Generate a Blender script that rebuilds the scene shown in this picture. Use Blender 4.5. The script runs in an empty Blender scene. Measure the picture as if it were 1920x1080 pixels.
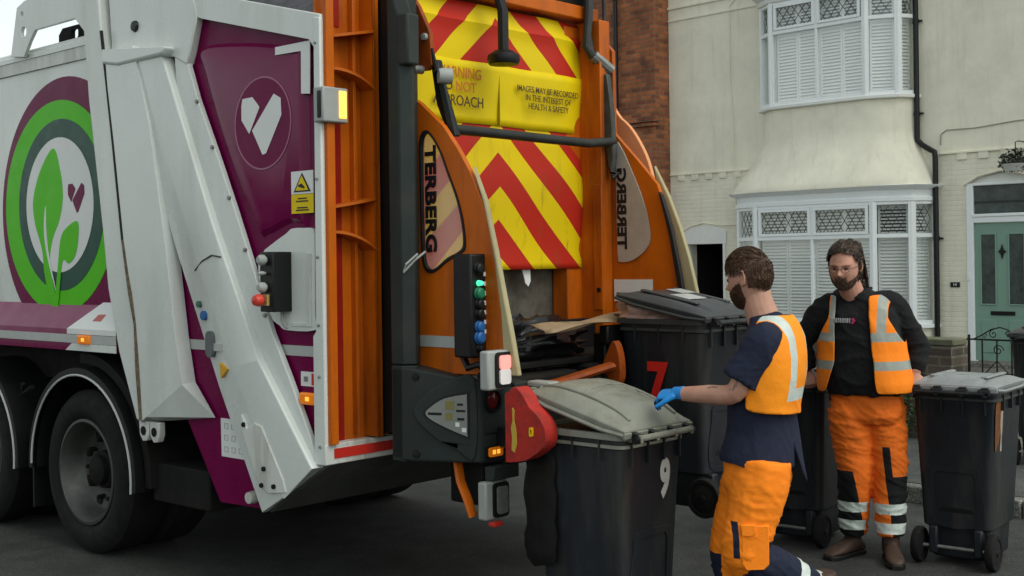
import bpy, bmesh, math, random
from mathutils import Vector, Matrix, noise, geometry
R = math.radians
random.seed(7)
C = bpy.context.scene.collection
scn = bpy.context.scene

# ------------------------------------------------------------------ camera
cam = bpy.data.cameras.new('camera'); camo = bpy.data.objects.new('camera', cam); C.objects.link(camo)
camo.location = (0, 0, 1.75)
camo.rotation_euler = (Matrix.Rotation(R(90), 3, 'X') @ Matrix.Rotation(R(-.76), 3, 'Z')).to_euler()
cam.sensor_width = 36; cam.lens = 2300/1920*36
cam.shift_y = -(540-489)/1920
cam.clip_end = 2000
scn.camera = camo
# ------------------------------------------------------------------ world
w = bpy.data.worlds.new('World'); scn.world = w; w.use_nodes = True
nt = w.node_tree; bg = nt.nodes['Background']
sky = nt.nodes.new('ShaderNodeTexSky'); sky.sky_type = 'NISHITA'; sky.sun_disc = False
SUN_EL, SUN_AZ = 52, 128         # azimuth clockwise from +Y
sky.sun_elevation = R(SUN_EL); sky.sun_rotation = R(SUN_AZ); sky.dust_density = 1.5; sky.air_density = 1.0; sky.ozone_density = 1
hs = nt.nodes.new('ShaderNodeHueSaturation'); hs.inputs['Saturation'].default_value = .22
tint = nt.nodes.new('ShaderNodeMix'); tint.data_type = 'RGBA'; tint.blend_type = 'MULTIPLY'; tint.inputs[0].default_value = 1
tint.inputs[7].default_value = (.96, 1.0, .945, 1)
nt.links.new(sky.outputs[0], hs.inputs['Color']); nt.links.new(hs.outputs[0], tint.inputs[6]); nt.links.new(tint.outputs[2], bg.inputs[0])
bg.inputs[1].default_value = .15
# ------------------------------------------------------------------ sun
sl = bpy.data.lights.new('sun', 'SUN'); sl.energy = .8; sl.angle = R(40); sl.color = (1, .96, .9)
so = bpy.data.objects.new('sun', sl); C.objects.link(so)
sd = Vector((math.sin(R(SUN_AZ))*math.cos(R(SUN_EL)), math.cos(R(SUN_AZ))*math.cos(R(SUN_EL)), math.sin(R(SUN_EL))))
so.rotation_euler = sd.to_track_quat('Z', 'Y').to_euler(); so.location = (0, 0, 20)
vs = scn.view_settings; vs.view_transform = 'Standard'; vs.look = 'None'; vs.gamma = 1; vs.exposure = .45
scn.render.engine = 'CYCLES'

# ------------------------------------------------------------------ materials
MATS = {}
def mat(name, col, rough=.5, metal=0., var=.0, scale=6., bump=0., bscale=60., spec=.3, dirt=None, dirt_amt=.0, dscale=3., coat=0., emis=None, estr=0., streak=False):
    if name in MATS: return MATS[name]
    m = bpy.data.materials.new(name); m.use_nodes = True; t = m.node_tree; b = t.nodes['Principled BSDF']
    b.inputs['Roughness'].default_value = rough; b.inputs['Metallic'].default_value = metal
    b.inputs['Specular IOR Level'].default_value = spec; b.inputs['Coat Weight'].default_value = coat
    b.inputs['Base Color'].default_value = (*col, 1)
    tc = t.nodes.new('ShaderNodeTexCoord'); src = tc.outputs['Object']
    out = None
    def noi(sc, det=6, vec=None):
        n = t.nodes.new('ShaderNodeTexNoise'); n.inputs['Scale'].default_value = sc; n.inputs['Detail'].default_value = det
        n.inputs['Roughness'].default_value = .65
        t.links.new(vec or src, n.inputs['Vector']); return n
    if var or dirt:
        n = noi(scale); mr = t.nodes.new('ShaderNodeMapRange'); mr.inputs[1].default_value = .3; mr.inputs[2].default_value = .7
        mr.inputs[3].default_value = 1-var; mr.inputs[4].default_value = 1+var
        t.links.new(n.outputs[0], mr.inputs[0])
        mx = t.nodes.new('ShaderNodeVectorMath'); mx.operation = 'SCALE'; mx.inputs[0].default_value = col
        t.links.new(mr.outputs[0], mx.inputs['Scale']); out = mx.outputs[0]
        if dirt:
            vec = src
            if streak:
                mp = t.nodes.new('ShaderNodeMapping'); mp.inputs['Scale'].default_value = (1, 1, .16); t.links.new(src, mp.inputs[0]); vec = mp.outputs[0]
            n2 = noi(dscale, 8, vec); m2 = t.nodes.new('ShaderNodeMapRange'); m2.inputs[1].default_value = .48; m2.inputs[2].default_value = .75
            m2.inputs[4].default_value = dirt_amt; t.links.new(n2.outputs[0], m2.inputs[0])
            mm = t.nodes.new('ShaderNodeMix'); mm.data_type = 'RGBA'; t.links.new(m2.outputs[0], mm.inputs[0]); t.links.new(out, mm.inputs[6]); mm.inputs[7].default_value = (*dirt, 1)
            out = mm.outputs[2]
        t.links.new(out, b.inputs['Base Color'])
        rr = t.nodes.new('ShaderNodeMapRange'); rr.inputs[1].default_value = .3; rr.inputs[2].default_value = .7
        rr.inputs[3].default_value = max(.03, rough-.08); rr.inputs[4].default_value = min(1, rough+.1); n3 = noi(scale*2.3)
        t.links.new(n3.outputs[0], rr.inputs[0]); t.links.new(rr.outputs[0], b.inputs['Roughness'])
    if bump:
        n = noi(bscale, 4); bp = t.nodes.new('ShaderNodeBump'); bp.inputs['Strength'].default_value = bump; bp.inputs['Distance'].default_value = .01
        t.links.new(n.outputs[0], bp.inputs['Height']); t.links.new(bp.outputs[0], b.inputs['Normal'])
    if emis:
        b.inputs['Emission Color'].default_value = (*emis, 1); b.inputs['Emission Strength'].default_value = estr
    MATS[name] = m; return m

def brick_mat(name, c1, c2, mortar, scale, axis='XZ', bump=.4, paint=None, var=.0):
    m = bpy.data.materials.new(name); m.use_nodes = True; t = m.node_tree; b = t.nodes['Principled BSDF']; b.inputs['Roughness'].default_value = .85
    tc = t.nodes.new('ShaderNodeTexCoord'); sp = t.nodes.new('ShaderNodeSeparateXYZ'); cb = t.nodes.new('ShaderNodeCombineXYZ')
    t.links.new(tc.outputs['Object'], sp.inputs[0])
    if axis == 'XZ':
        ad = t.nodes.new('ShaderNodeMath'); ad.operation = 'ADD'; t.links.new(sp.outputs[0], ad.inputs[0]); t.links.new(sp.outputs[1], ad.inputs[1])
        t.links.new(ad.outputs[0], cb.inputs[0]); t.links.new(sp.outputs[2], cb.inputs[1])
    else:
        t.links.new(sp.outputs[0], cb.inputs[0]); t.links.new(sp.outputs[1], cb.inputs[1])
    br = t.nodes.new('ShaderNodeTexBrick'); br.inputs['Scale'].default_value = 1; br.inputs['Brick Width'].default_value = scale[0]; br.inputs['Row Height'].default_value = scale[1]
    br.inputs['Mortar Size'].default_value = scale[2]; br.inputs['Mortar Smooth'].default_value = .3; br.inputs['Bias'].default_value = -.1
    br.inputs['Color1'].default_value = (*c1, 1); br.inputs['Color2'].default_value = (*c2, 1); br.inputs['Mortar'].default_value = (*mortar, 1)
    t.links.new(cb.outputs[0], br.inputs[0])
    n = t.nodes.new('ShaderNodeTexNoise'); n.inputs['Scale'].default_value = 1.7; n.inputs['Detail'].default_value = 10; n.inputs['Roughness'].default_value = .7; t.links.new(tc.outputs['Object'], n.inputs[0])
    mr = t.nodes.new('ShaderNodeMapRange'); mr.inputs[1].default_value = .3; mr.inputs[2].default_value = .7; mr.inputs[3].default_value = .45 if not paint else .86; mr.inputs[4].default_value = 1.5 if not paint else 1.07
    t.links.new(n.outputs[0], mr.inputs[0])
    mx = t.nodes.new('ShaderNodeVectorMath'); mx.operation = 'SCALE'; t.links.new(mr.outputs[0], mx.inputs['Scale'])
    if paint: mx.inputs[0].default_value = paint
    else: t.links.new(br.outputs[0], mx.inputs[0])
    if paint:
        mp = t.nodes.new('ShaderNodeMapping'); mp.inputs['Scale'].default_value = (4, 4, .35); t.links.new(tc.outputs['Object'], mp.inputs[0])
        ns = t.nodes.new('ShaderNodeTexNoise'); ns.inputs['Scale'].default_value = 1.6; ns.inputs['Detail'].default_value = 9; ns.inputs['Roughness'].default_value = .7; t.links.new(mp.outputs[0], ns.inputs[0])
        ms = t.nodes.new('ShaderNodeMapRange'); ms.inputs[1].default_value = .52; ms.inputs[2].default_value = .78; ms.inputs[3].default_value = 0; ms.inputs[4].default_value = .45; t.links.new(ns.outputs[0], ms.inputs[0])
        mg = t.nodes.new('ShaderNodeMix'); mg.data_type = 'RGBA'; t.links.new(ms.outputs[0], mg.inputs[0]); t.links.new(mx.outputs[0], mg.inputs[6]); mg.inputs[7].default_value = (.50, .48, .34, 1)
        t.links.new(mg.outputs[2], b.inputs['Base Color'])
    else: t.links.new(mx.outputs[0], b.inputs['Base Color'])
    n2 = t.nodes.new('ShaderNodeTexNoise'); n2.inputs['Scale'].default_value = 40; t.links.new(tc.outputs['Object'], n2.inputs[0])
    h = t.nodes.new('ShaderNodeMath'); h.operation = 'MULTIPLY_ADD'; h.inputs[1].default_value = -1; t.links.new(br.outputs['Fac'], h.inputs[0])
    n3 = t.nodes.new('ShaderNodeMath'); n3.operation = 'MULTIPLY'; n3.inputs[1].default_value = .5; t.links.new(n2.outputs[0], n3.inputs[0]); t.links.new(n3.outputs[0], h.inputs[2])
    bp = t.nodes.new('ShaderNodeBump'); bp.inputs['Strength'].default_value = bump; bp.inputs['Distance'].default_value = .012
    t.links.new(h.outputs[0], bp.inputs['Height']); t.links.new(bp.outputs[0], b.inputs['Normal'])
    MATS[name] = m; return m

def glass_mat(name, tintc, alpha, rough=.03):
    m = bpy.data.materials.new(name); m.use_nodes = True; t = m.node_tree
    for n in list(t.nodes):
        if n.type != 'OUTPUT_MATERIAL': t.nodes.remove(n)
    o = [n for n in t.nodes if n.type == 'OUTPUT_MATERIAL'][0]
    tr = t.nodes.new('ShaderNodeBsdfTransparent'); tr.inputs[0].default_value = (*tintc, 1)
    pr = t.nodes.new('ShaderNodeBsdfPrincipled'); pr.inputs['Base Color'].default_value = (*tintc, 1); pr.inputs['Roughness'].default_value = rough; pr.inputs['Metallic'].default_value = 0 if alpha > .15 else 1
    mx = t.nodes.new('ShaderNodeMixShader'); mx.inputs[0].default_value = alpha; t.links.new(tr.outputs[0], mx.inputs[1]); t.links.new(pr.outputs[0], mx.inputs[2])
    t.links.new(mx.outputs[0], o.inputs[0]); MATS[name] = m; return m

WHITE = mat('white_paint', (.65, .685, .65), .26, var=.04, scale=2, dirt=(.33, .31, .25), dirt_amt=.38, dscale=2.6, streak=True, coat=.3)
WHITE2 = mat('white_paint_dirty', (.60, .62, .58), .4, var=.06, scale=5, dirt=(.22, .18, .12), dirt_amt=.8, dscale=6, streak=True)
PURP = mat('purple_vinyl', (.15, .0006, .052), .3, var=.12, scale=3, dirt=(.05, .006, .022), dirt_amt=.4, spec=.10)
PURPL = mat('purple_vinyl_sky_sheen', (.22, .035, .10), .35, var=.1, scale=3)  # paler purple for the rail's upward face, sky reflection painted in
GREEN = mat('green_vinyl', (.085, .52, .004), .35, var=.05, spec=.12)
DKGRN = mat('dark_green_vinyl', (.008, .065, .045), .35, var=.05, spec=.2)
VINW = mat('white_vinyl', (.70, .72, .70), .35, var=.03)
ORANGE = mat('orange_paint', (.52, .112, .004), .42, spec=.22, var=.12, scale=4, dirt=(.13, .03, .008), dirt_amt=.9, dscale=4.5, streak=True)
ORANGED = mat('orange_paint_grimy', (.27, .052, .005), .55, spec=.2, var=.2, scale=8, dirt=(.07, .02, .01), dirt_amt=.8, dscale=9)
PEACH = mat('orange_paint_bleached', (.78, .33, .14), .5, var=.06)
REDP = mat('dark_red_stripe', (.26, .010, .006), .45, spec=.2, var=.15, scale=9, dirt=(.25, .06, .01), dirt_amt=.5)
REFRED = mat('red_reflector', (.55, .03, .02), .3, var=.1)
GREYR = mat('grey_reflective_tape', (.42, .44, .42), .35, var=.08)
POSTG = mat('grey_moulding', (.025, .033, .031), .5, spec=.2, var=.12, scale=5, dirt=(.05, .046, .04), dirt_amt=.4, dscale=5, bump=.1, bscale=250)
BLACK = mat('black_plastic', (.006, .0065, .0065), .45, spec=.3, var=.2, scale=7)
RUB = mat('black_rubber', (.006, .006, .006), .8, spec=.25, var=.25, scale=9, dirt=(.022, .021, .018), dirt_amt=.5, dscale=7, bump=.2, bscale=80)
DARK = mat('dark_chassis', (.007, .007, .0065), .8, spec=.2, var=.4, scale=8, dirt=(.025, .018, .010), dirt_amt=.5)
STEEL = mat('worn_steel', (.30, .31, .29), .42, .6, var=.2, scale=7, dirt=(.08, .07, .05), dirt_amt=.6, dscale=9, bump=.2, bscale=60)
RIM = mat('wheel_steel', (.075, .08, .075), .45, .6, var=.15, scale=9, dirt=(.07, .065, .05), dirt_amt=.6, dscale=7)
PLATE = mat('scratched_hopper_plate', (.12, .11, .088), .55, .2, var=.3, scale=6, dirt=(.05, .042, .03), dirt_amt=.9, dscale=9, bump=.3, bscale=50)
CREAM = mat('cream_rubber_strip', (.40, .35, .19), .6, var=.1, scale=5, dirt=(.18, .12, .06), dirt_amt=.5)
YEL = mat('yellow_label', (.74, .55, .003), .5, spec=.2, var=.05)
BLKV = mat('black_vinyl', (.01, .01, .012), .5)
REDG = mat('red_plastic_guard', (.40, .022, .014), .65, var=.15, scale=9, dirt=(.14, .025, .02), dirt_amt=.85, dscale=14, bump=.3, bscale=40)
REDB = mat('red_button', (.6, .05, .03), .35)
BLUEB = mat('blue_button', (.018, .10, .30), .4)
GRNB = mat('green_button', (.015, .16, .08), .4)
GRNL = mat('green_lit_lamp', (.05, .8, .4), .3, emis=(.1, 1, .5), estr=.7)
AMBL = mat('amber_lit_lamp', (.9, .5, .1), .3, emis=(1, .50, .07), estr=1.25)
AMB = mat('amber_lamp', (.75, .20, .01), .25, emis=(1, .25, .01), estr=.12)
AMB2 = mat('amber_bulb', (.9, .45, .05), .25, emis=(1, .45, .05), estr=.8)
LREDL = mat('red_lit_lamp', (.9, .35, .3), .3, emis=(1, .28, .24), estr=.5)
LWHT = mat('clear_lamp_lens', (.7, .68, .66), .2, emis=(1, .9, .88), estr=.08)
LDRED = mat('dark_red_lens', (.16, .012, .015), .15)
LGREY = mat('lamp_housing_grey', (.34, .36, .34), .45, var=.08)
WALL = brick_mat('cream_render', (.5,)*3, (.5,)*3, (.5,)*3, (.23, .075, .006), bump=.04, paint=(.88, .845, .69))
WALLB = brick_mat('cream_painted_brick', (.5,)*3, (.5,)*3, (.5,)*3, (.23, .075, .012), bump=.45, paint=(.85, .82, .67))
BRICK = brick_mat('red_brick', (.42, .135, .045), (.17, .05, .028), (.20, .13, .08), (.23, .078, .010), bump=.5)
GBRICK = brick_mat('dark_garden_brick', (.10, .075, .055), (.05, .04, .032), (.13, .12, .09), (.23, .078, .012), bump=.6)
UPVC = mat('white_upvc', (.86, .90, .90), .3, var=.02)
WPAINT = mat('white_masonry_paint', (.80, .81, .77), .6, var=.04)
SLAT = mat('white_shutter', (.95, .95, .93), .5, var=.02)
GLASS = glass_mat('window_glass', (.97, .98, .975), .09)
FROST = glass_mat('clouded_plastic_window', (.86, .76, .68), .30, .25)
LEAD = mat('lead_strip', (.09, .11, .10), .5)
ROOM = mat('dim_room', (.22, .23, .22), .9)
PIPE = mat('black_gutter_pipe', (.008, .008, .008), .3)
DOORG = mat('sage_green_door', (.21, .345, .275), .4, var=.04)
GLASSD = mat('dark_door_glass', (.06, .075, .07), .12, var=.5, scale=5)
IRON = mat('black_iron', (.012, .012, .012), .5)
ROOFT = brick_mat('slate_roof', (.06, .06, .065), (.04, .04, .045), (.02, .02, .02), (.3, .2, .01), axis='XY')
BIN = mat('dark_grey_bin_plastic', (.012, .0155, .019), .42, spec=.35, var=.15, scale=4, dirt=(.055, .05, .042), dirt_amt=.75, dscale=7, bump=.12, bscale=220, streak=True)
BINLID = mat('dark_grey_lid_plastic', (.045, .048, .048), .34, var=.15, scale=5, bump=.1, bscale=200)
BINLIDG = mat('sky_sheen_lid_plastic', (.26, .28, .28), .3, var=.2, scale=6, bump=.1, bscale=200)  # base colour paled to carry the sky's reflection on this lid
BINLIDF = mat('khaki_grey_lid_plastic', (.24, .245, .20), .42, var=.15, scale=4, dirt=(.11, .105, .07), dirt_amt=.8, dscale=5, bump=.15, bscale=200)  # khaki grey lid colour with mottled darker dirt
NUMW = mat('white_number_vinyl', (.55, .56, .53), .5, var=.1, scale=30)
NUMR = mat('red_number_vinyl', (.60, .02, .012), .5, var=.1, scale=30)
GLOVE = mat('blue_latex', (.015, .22, .58), .35, var=.1, scale=40)
SKIN = mat('skin', (.50, .27, .19), .5, var=.12, scale=14, dirt=(.45, .16, .12), dirt_amt=.4, dscale=9, bump=.05, bscale=200)
SKIN2 = mat('skin_ruddy', (.52, .27, .19), .5, var=.14, scale=18, dirt=(.50, .17, .13), dirt_amt=.5, dscale=11, bump=.05, bscale=200)
HAIR1 = mat('brown_hair', (.068, .036, .021), .5, var=.3, scale=30)
HAIR2 = mat('dark_brown_hair', (.04, .026, .018), .45, var=.35, scale=30)
BEARD1 = mat('auburn_beard', (.05, .022, .012), .6, var=.3, scale=40)
BEARD2 = mat('grey_brown_beard', (.07, .035, .02), .6, var=.5, scale=40)
EYEM = mat('eye', (.05, .03, .025), .2)
LIP = mat('lips', (.22, .07, .06), .5)
INK = mat('tattoo_ink', (.24, .15, .11), .5)
HIVIS = mat('orange_hi_vis', (1.0, .25, .008), .75, var=.06, scale=8, bump=.25, bscale=35, dirt=(.8, .14, .01), dirt_amt=.3, dscale=6)
HIVISY = mat('yellow_orange_hi_vis', (1.0, .31, .008), .7, var=.08, scale=6, bump=.3, bscale=30, dirt=(1.0, .22, .01), dirt_amt=.5, dscale=5)
HIVISR = mat('worn_orange_hi_vis', (.80, .16, .012), .8, var=.08, scale=9, bump=.25, bscale=35, dirt=(.55, .09, .01), dirt_amt=.4, dscale=6)
NAVY = mat('navy_cotton', (.012, .016, .036), .85, var=.15, scale=12, bump=.3, bscale=60)
BLKC = mat('black_cotton', (.008, .008, .009), .9, var=.15, scale=12, bump=.3, bscale=60)
REFT = mat('silver_reflective_tape', (.56, .62, .57), .4, var=.12, scale=18, bump=.2, bscale=60)
REFTG = mat('grey_silver_reflective_tape', (.30, .32, .28), .4, var=.15, scale=18, bump=.2, bscale=60)
BOOT = mat('brown_leather_boot', (.055, .032, .022), .55, var=.3, scale=14, dirt=(.09, .06, .04), dirt_amt=.5, bump=.2, bscale=90)
CARD = mat('cardboard', (.27, .19, .11), .8, var=.15, scale=5, bump=.2)
BAGP = mat('translucent_pink_bag', (.45, .30, .25), .35, var=.3, scale=9, dirt=(.25, .12, .08), dirt_amt=.6, dscale=8)
LEAF = mat('leaf_green', (.045, .085, .02), .55, var=.5, scale=6)
LEAFD = mat('dark_leaf', (.02, .03, .018), .6, var=.5, scale=6)
SKWALL = mat('speckled_fuel_panel', (.3, .3, .3), .5)

def asphalt(name, c, sc=120):
    m = bpy.data.materials.new(name); m.use_nodes = True; t = m.node_tree; b = t.nodes['Principled BSDF']; b.inputs['Roughness'].default_value = .8
    tc = t.nodes.new('ShaderNodeTexCoord')
    n = t.nodes.new('ShaderNodeTexNoise'); n.inputs['Scale'].default_value = sc; n.inputs['Detail'].default_value = 3; t.links.new(tc.outputs['Object'], n.inputs[0])
    n2 = t.nodes.new('ShaderNodeTexNoise'); n2.inputs['Scale'].default_value = .9; n2.inputs['Detail'].default_value = 8; t.links.new(tc.outputs['Object'], n2.inputs[0])
    r = t.nodes.new('ShaderNodeMapRange'); r.inputs[1].default_value = .35; r.inputs[2].default_value = .65; r.inputs[3].default_value = .55; r.inputs[4].default_value = 1.5; t.links.new(n.outputs[0], r.inputs[0])
    r2 = t.nodes.new('ShaderNodeMapRange'); r2.inputs[1].default_value = .3; r2.inputs[2].default_value = .7; r2.inputs[3].default_value = .7; r2.inputs[4].default_value = 1.3; t.links.new(n2.outputs[0], r2.inputs[0])
    vo = t.nodes.new('ShaderNodeTexVoronoi'); vo.inputs['Scale'].default_value = 75; t.links.new(tc.outputs['Object'], vo.inputs['Vector'])
    r3 = t.nodes.new('ShaderNodeMapRange'); r3.inputs[1].default_value = .1; r3.inputs[2].default_value = .6; r3.inputs[3].default_value = 1.35; r3.inputs[4].default_value = .6; t.links.new(vo.outputs['Distance'], r3.inputs[0])
    n4 = t.nodes.new('ShaderNodeTexNoise'); n4.inputs['Scale'].default_value = 5; n4.inputs['Detail'].default_value = 6; t.links.new(tc.outputs['Object'], n4.inputs[0])
    r4 = t.nodes.new('ShaderNodeMapRange'); r4.inputs[1].default_value = .35; r4.inputs[2].default_value = .65; r4.inputs[3].default_value = .75; r4.inputs[4].default_value = 1.25; t.links.new(n4.outputs[0], r4.inputs[0])
    m3 = t.nodes.new('ShaderNodeMath'); m3.operation = 'MULTIPLY'; t.links.new(r3.outputs[0], m3.inputs[0]); t.links.new(r4.outputs[0], m3.inputs[1])
    m2 = t.nodes.new('ShaderNodeMath'); m2.operation = 'MULTIPLY'; t.links.new(r.outputs[0], m2.inputs[0]); t.links.new(m3.outputs[0], m2.inputs[1])
    mu = t.nodes.new('ShaderNodeMath'); mu.operation = 'MULTIPLY'; t.links.new(m2.outputs[0], mu.inputs[0]); t.links.new(r2.outputs[0], mu.inputs[1])
    mx = t.nodes.new('ShaderNodeVectorMath'); mx.operation = 'SCALE'; mx.inputs[0].default_value = c; t.links.new(mu.outputs[0], mx.inputs['Scale']); t.links.new(mx.outputs[0], b.inputs['Base Color'])
    bp = t.nodes.new('ShaderNodeBump'); bp.inputs['Strength'].default_value = .5; bp.inputs['Distance'].default_value = .006; t.links.new(n.outputs[0], bp.inputs['Height']); t.links.new(bp.outputs[0], b.inputs['Normal'])
    MATS[name] = m; return m
ASPH = asphalt('asphalt', (.042, .044, .039)); PAVE = asphalt('pavement_tarmac', (.085, .09, .08), 90); KERBM = asphalt('kerb_stone', (.16, .16, .14), 60); CONC = asphalt('garden_concrete', (.15, .145, .12), 70)

# ------------------------------------------------------------------ mesh helpers
def smooth_loop(pts, n=6):
    out = []; L = len(pts)
    for i in range(L):
        p0, p1, p2, p3 = [Vector(pts[(i+k-1) % L]) for k in range(4)]
        for j in range(n):
            t = j/n
            out.append(tuple(.5*((2*p1)+(-p0+p2)*t+(2*p0-5*p1+4*p2-p3)*t*t+(-p0+3*p1-3*p2+p3)*t**3)))
    return out
def circ(cx, cy, r, n=48, a0=0, a1=360): return [(cx+r*math.cos(R(a0+(a1-a0)*i/n)), cy+r*math.sin(R(a0+(a1-a0)*i/n))) for i in range(n if a1-a0 == 360 else n+1)]
def rrect(x0, y0, x1, y1, r, n=4):
    o = []
    for (cx, cy, a) in ((x1-r, y1-r, 0), (x0+r, y1-r, 90), (x0+r, y0+r, 180), (x1-r, y0+r, 270)):
        for i in range(n+1): o.append((cx+r*math.cos(R(a+90*i/n)), cy+r*math.sin(R(a+90*i/n))))
    return o
SIDE = lambda a, b, t: (-a, t, b)      # truck: a=u forward, b=z, t=v across
REAR = lambda a, b, t: (-t, a, b)      # truck: a=v across, b=z, t=u forward
WALLF = lambda a, b, t: (a, t, b)      # house: a=x, b=z, t=y
PLAN = lambda a, b, t: (a, b, t)
TPLAN = lambda a, b, t: (-a, b, t)     # truck plan: a=u, b=v, t=z
class MB:
    def __init__(s): s.v = []; s.f = []; s.m = []
    def add(s, vs, fs, mi=0):
        o = len(s.v); s.v += [tuple(v) for v in vs]; s.f += [tuple(i+o for i in f) for f in fs]; s.m += [mi]*len(fs); return s
    def prism(s, pts, F, t0, t1, mi=0, holes=()):
        loops = [list(pts)]+[list(h) for h in holes]
        flat = [p for l in loops for p in l]; n = len(flat)
        tris = geometry.tessellate_polygon([[Vector((p[0], p[1], 0)) for p in l] for l in loops]) if holes or len(pts) > 4 else [tuple(range(len(pts)))]
        vs = [F(p[0], p[1], t0) for p in flat]+[F(p[0], p[1], t1) for p in flat]
        fs = [tuple(t) for t in tris]+[tuple(i+n for i in reversed(t)) for t in tris]
        o = 0
        for l in loops:
            k = len(l)
            for i in range(k): j = (i+1) % k; fs.append((o+i, o+j, n+o+j, n+o+i))
            o += k
        return s.add(vs, fs, mi)
    def box(s, x0, x1, y0, y1, z0, z1, mi=0):
        return s.add([(x, y, z) for z in (z0, z1) for x, y in ((x0, y0), (x1, y0), (x1, y1), (x0, y1))],
                     [(0, 3, 2, 1), (4, 5, 6, 7), (0, 1, 5, 4), (1, 2, 6, 5), (2, 3, 7, 6), (3, 0, 4, 7)], mi)
    def tb(s, u0, u1, v0, v1, z0, z1, mi=0): return s.box(-max(u0, u1), -min(u0, u1), v0, v1, z0, z1, mi)
    def rings(s, rs, closed=True, cap=True, mi=0):
        n = len(rs[0]); vs = [p for r in rs for p in r]; fs = []
        for k in range(len(rs)-1):
            for i in range(n if closed else n-1):
                j = (i+1) % n; fs.append((k*n+i, k*n+j, (k+1)*n+j, (k+1)*n+i))
        if cap: fs.append(tuple(reversed(range(n)))); fs.append(tuple((len(rs)-1)*n+i for i in range(n)))
        return s.add(vs, fs, mi)
    def tube(s, pts, r, n=10, mi=0, ref=None, flat=1.):
        pts = [Vector(p) for p in pts]; rs = []
        if not hasattr(r, '__len__'): r = [r]*len(pts)
        d0 = (pts[1]-pts[0]).normalized(); up = Vector(ref) if ref else (Vector((0, 0, 1)) if abs(d0.z) < .9 else Vector((1, 0, 0)))
        for i, p in enumerate(pts):
            d = (pts[min(i+1, len(pts)-1)]-pts[max(i-1, 0)]).normalized(); a = d.cross(up)
            if a.length < 1e-4: a = d.cross(Vector((0, 1, 0)))
            a.normalize(); b = a.cross(d).normalized(); ri = r[i]; ra, rb = ri if hasattr(ri, '__len__') else (ri, ri*flat)
            rs.append([tuple(p+a*ra*math.cos(2*math.pi*k/n)+b*rb*math.sin(2*math.pi*k/n)) for k in range(n)])
            if not ref: up = b
        return s.rings(rs, mi=mi)
    def lathe(s, prof, o, axis, n=40, mi=0, arc=None):
        o = Vector(o); ax = Vector(axis).normalized(); a = ax.orthogonal().normalized() if not arc else Vector(arc[2]); b = ax.cross(a); rs = []
        for (r, h) in prof:
            if arc: rs.append([tuple(o+ax*h+(a*math.cos(t)+b*math.sin(t))*r) for t in [R(arc[0]+(arc[1]-arc[0])*k/n) for k in range(n+1)]])
            else: rs.append([tuple(o+ax*h+(a*math.cos(2*math.pi*k/n)+b*math.sin(2*math.pi*k/n))*r) for k in range(n)])
        return s.rings(rs, closed=not arc, cap=False, mi=mi)
    def ball(s, c, r, n=12, m=8, mi=0):
        rx, ry, rz = r if hasattr(r, '__len__') else (r, r, r); rs = []
        for i in range(m+1):
            t = math.pi*i/m; st = max(math.sin(t), .02)
            rs.append([(c[0]+rx*st*math.cos(2*math.pi*k/n), c[1]+ry*st*math.sin(2*math.pi*k/n), c[2]-rz*math.cos(t)) for k in range(n)])
        return s.rings(rs, mi=mi)
    def split(s, name, mats, parent, **k):
        par = list(range(len(s.v)))
        def fd(i):
            while par[i] != i: par[i] = par[par[i]]; i = par[i]
            return i
        for f in s.f:
            for i in f[1:]: par[fd(i)] = fd(f[0])
        g = {}
        for f, m in zip(s.f, s.m): g.setdefault(fd(f[0]), []).append((f, m))
        for fs in g.values():
            ids = sorted({i for f, _ in fs for i in f}); mp = {i: j for j, i in enumerate(ids)}; q = MB(); q.v = [s.v[i] for i in ids]; q.f = [tuple(mp[i] for i in f) for f, _ in fs]; q.m = [m for _, m in fs]; q.build(name, mats, parent, **k)
    def build(s, name, mats, parent=None, bevel=0, smooth=True, ang=35, solid=0, seg=2):
        me = bpy.data.meshes.new(name); me.from_pydata(s.v, [], s.f)
        if not isinstance(mats, (list, tuple)): mats = [mats]
        for m in mats: me.materials.append(m)
        me.polygons.foreach_set('material_index', s.m)
        bm = bmesh.new(); bm.from_mesh(me); bmesh.ops.recalc_face_normals(bm, faces=bm.faces); bm.to_mesh(me); bm.free()
        if smooth:
            for p in me.polygons: p.use_smooth = True
            me.set_sharp_from_angle(angle=R(ang))
        o = bpy.data.objects.new(name, me); C.objects.link(o)
        if parent: o.parent = parent
        if solid: md = o.modifiers.new('solid', 'SOLIDIFY'); md.thickness = solid; md.offset = 0
        if bevel: md = o.modifiers.new('bevel', 'BEVEL'); md.width = bevel; md.segments = seg; md.limit_method = 'ANGLE'; md.angle_limit = R(40); md.harden_normals = False
        return o
def thing(name, label, cat, loc=(0, 0, 0), rz=0, group=None):
    o = bpy.data.objects.new(name, None); C.objects.link(o); o.location = loc; o.rotation_euler = (0, 0, rz); o.empty_display_size = .2
    o['label'] = label; o['category'] = cat
    if group: o['group'] = group
    return o
def tag(o, label=None, cat=None, kind=None, group=None):
    if label: o['label'] = label
    if cat: o['category'] = cat
    if kind: o['kind'] = kind
    if group: o['group'] = group
    return o
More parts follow.
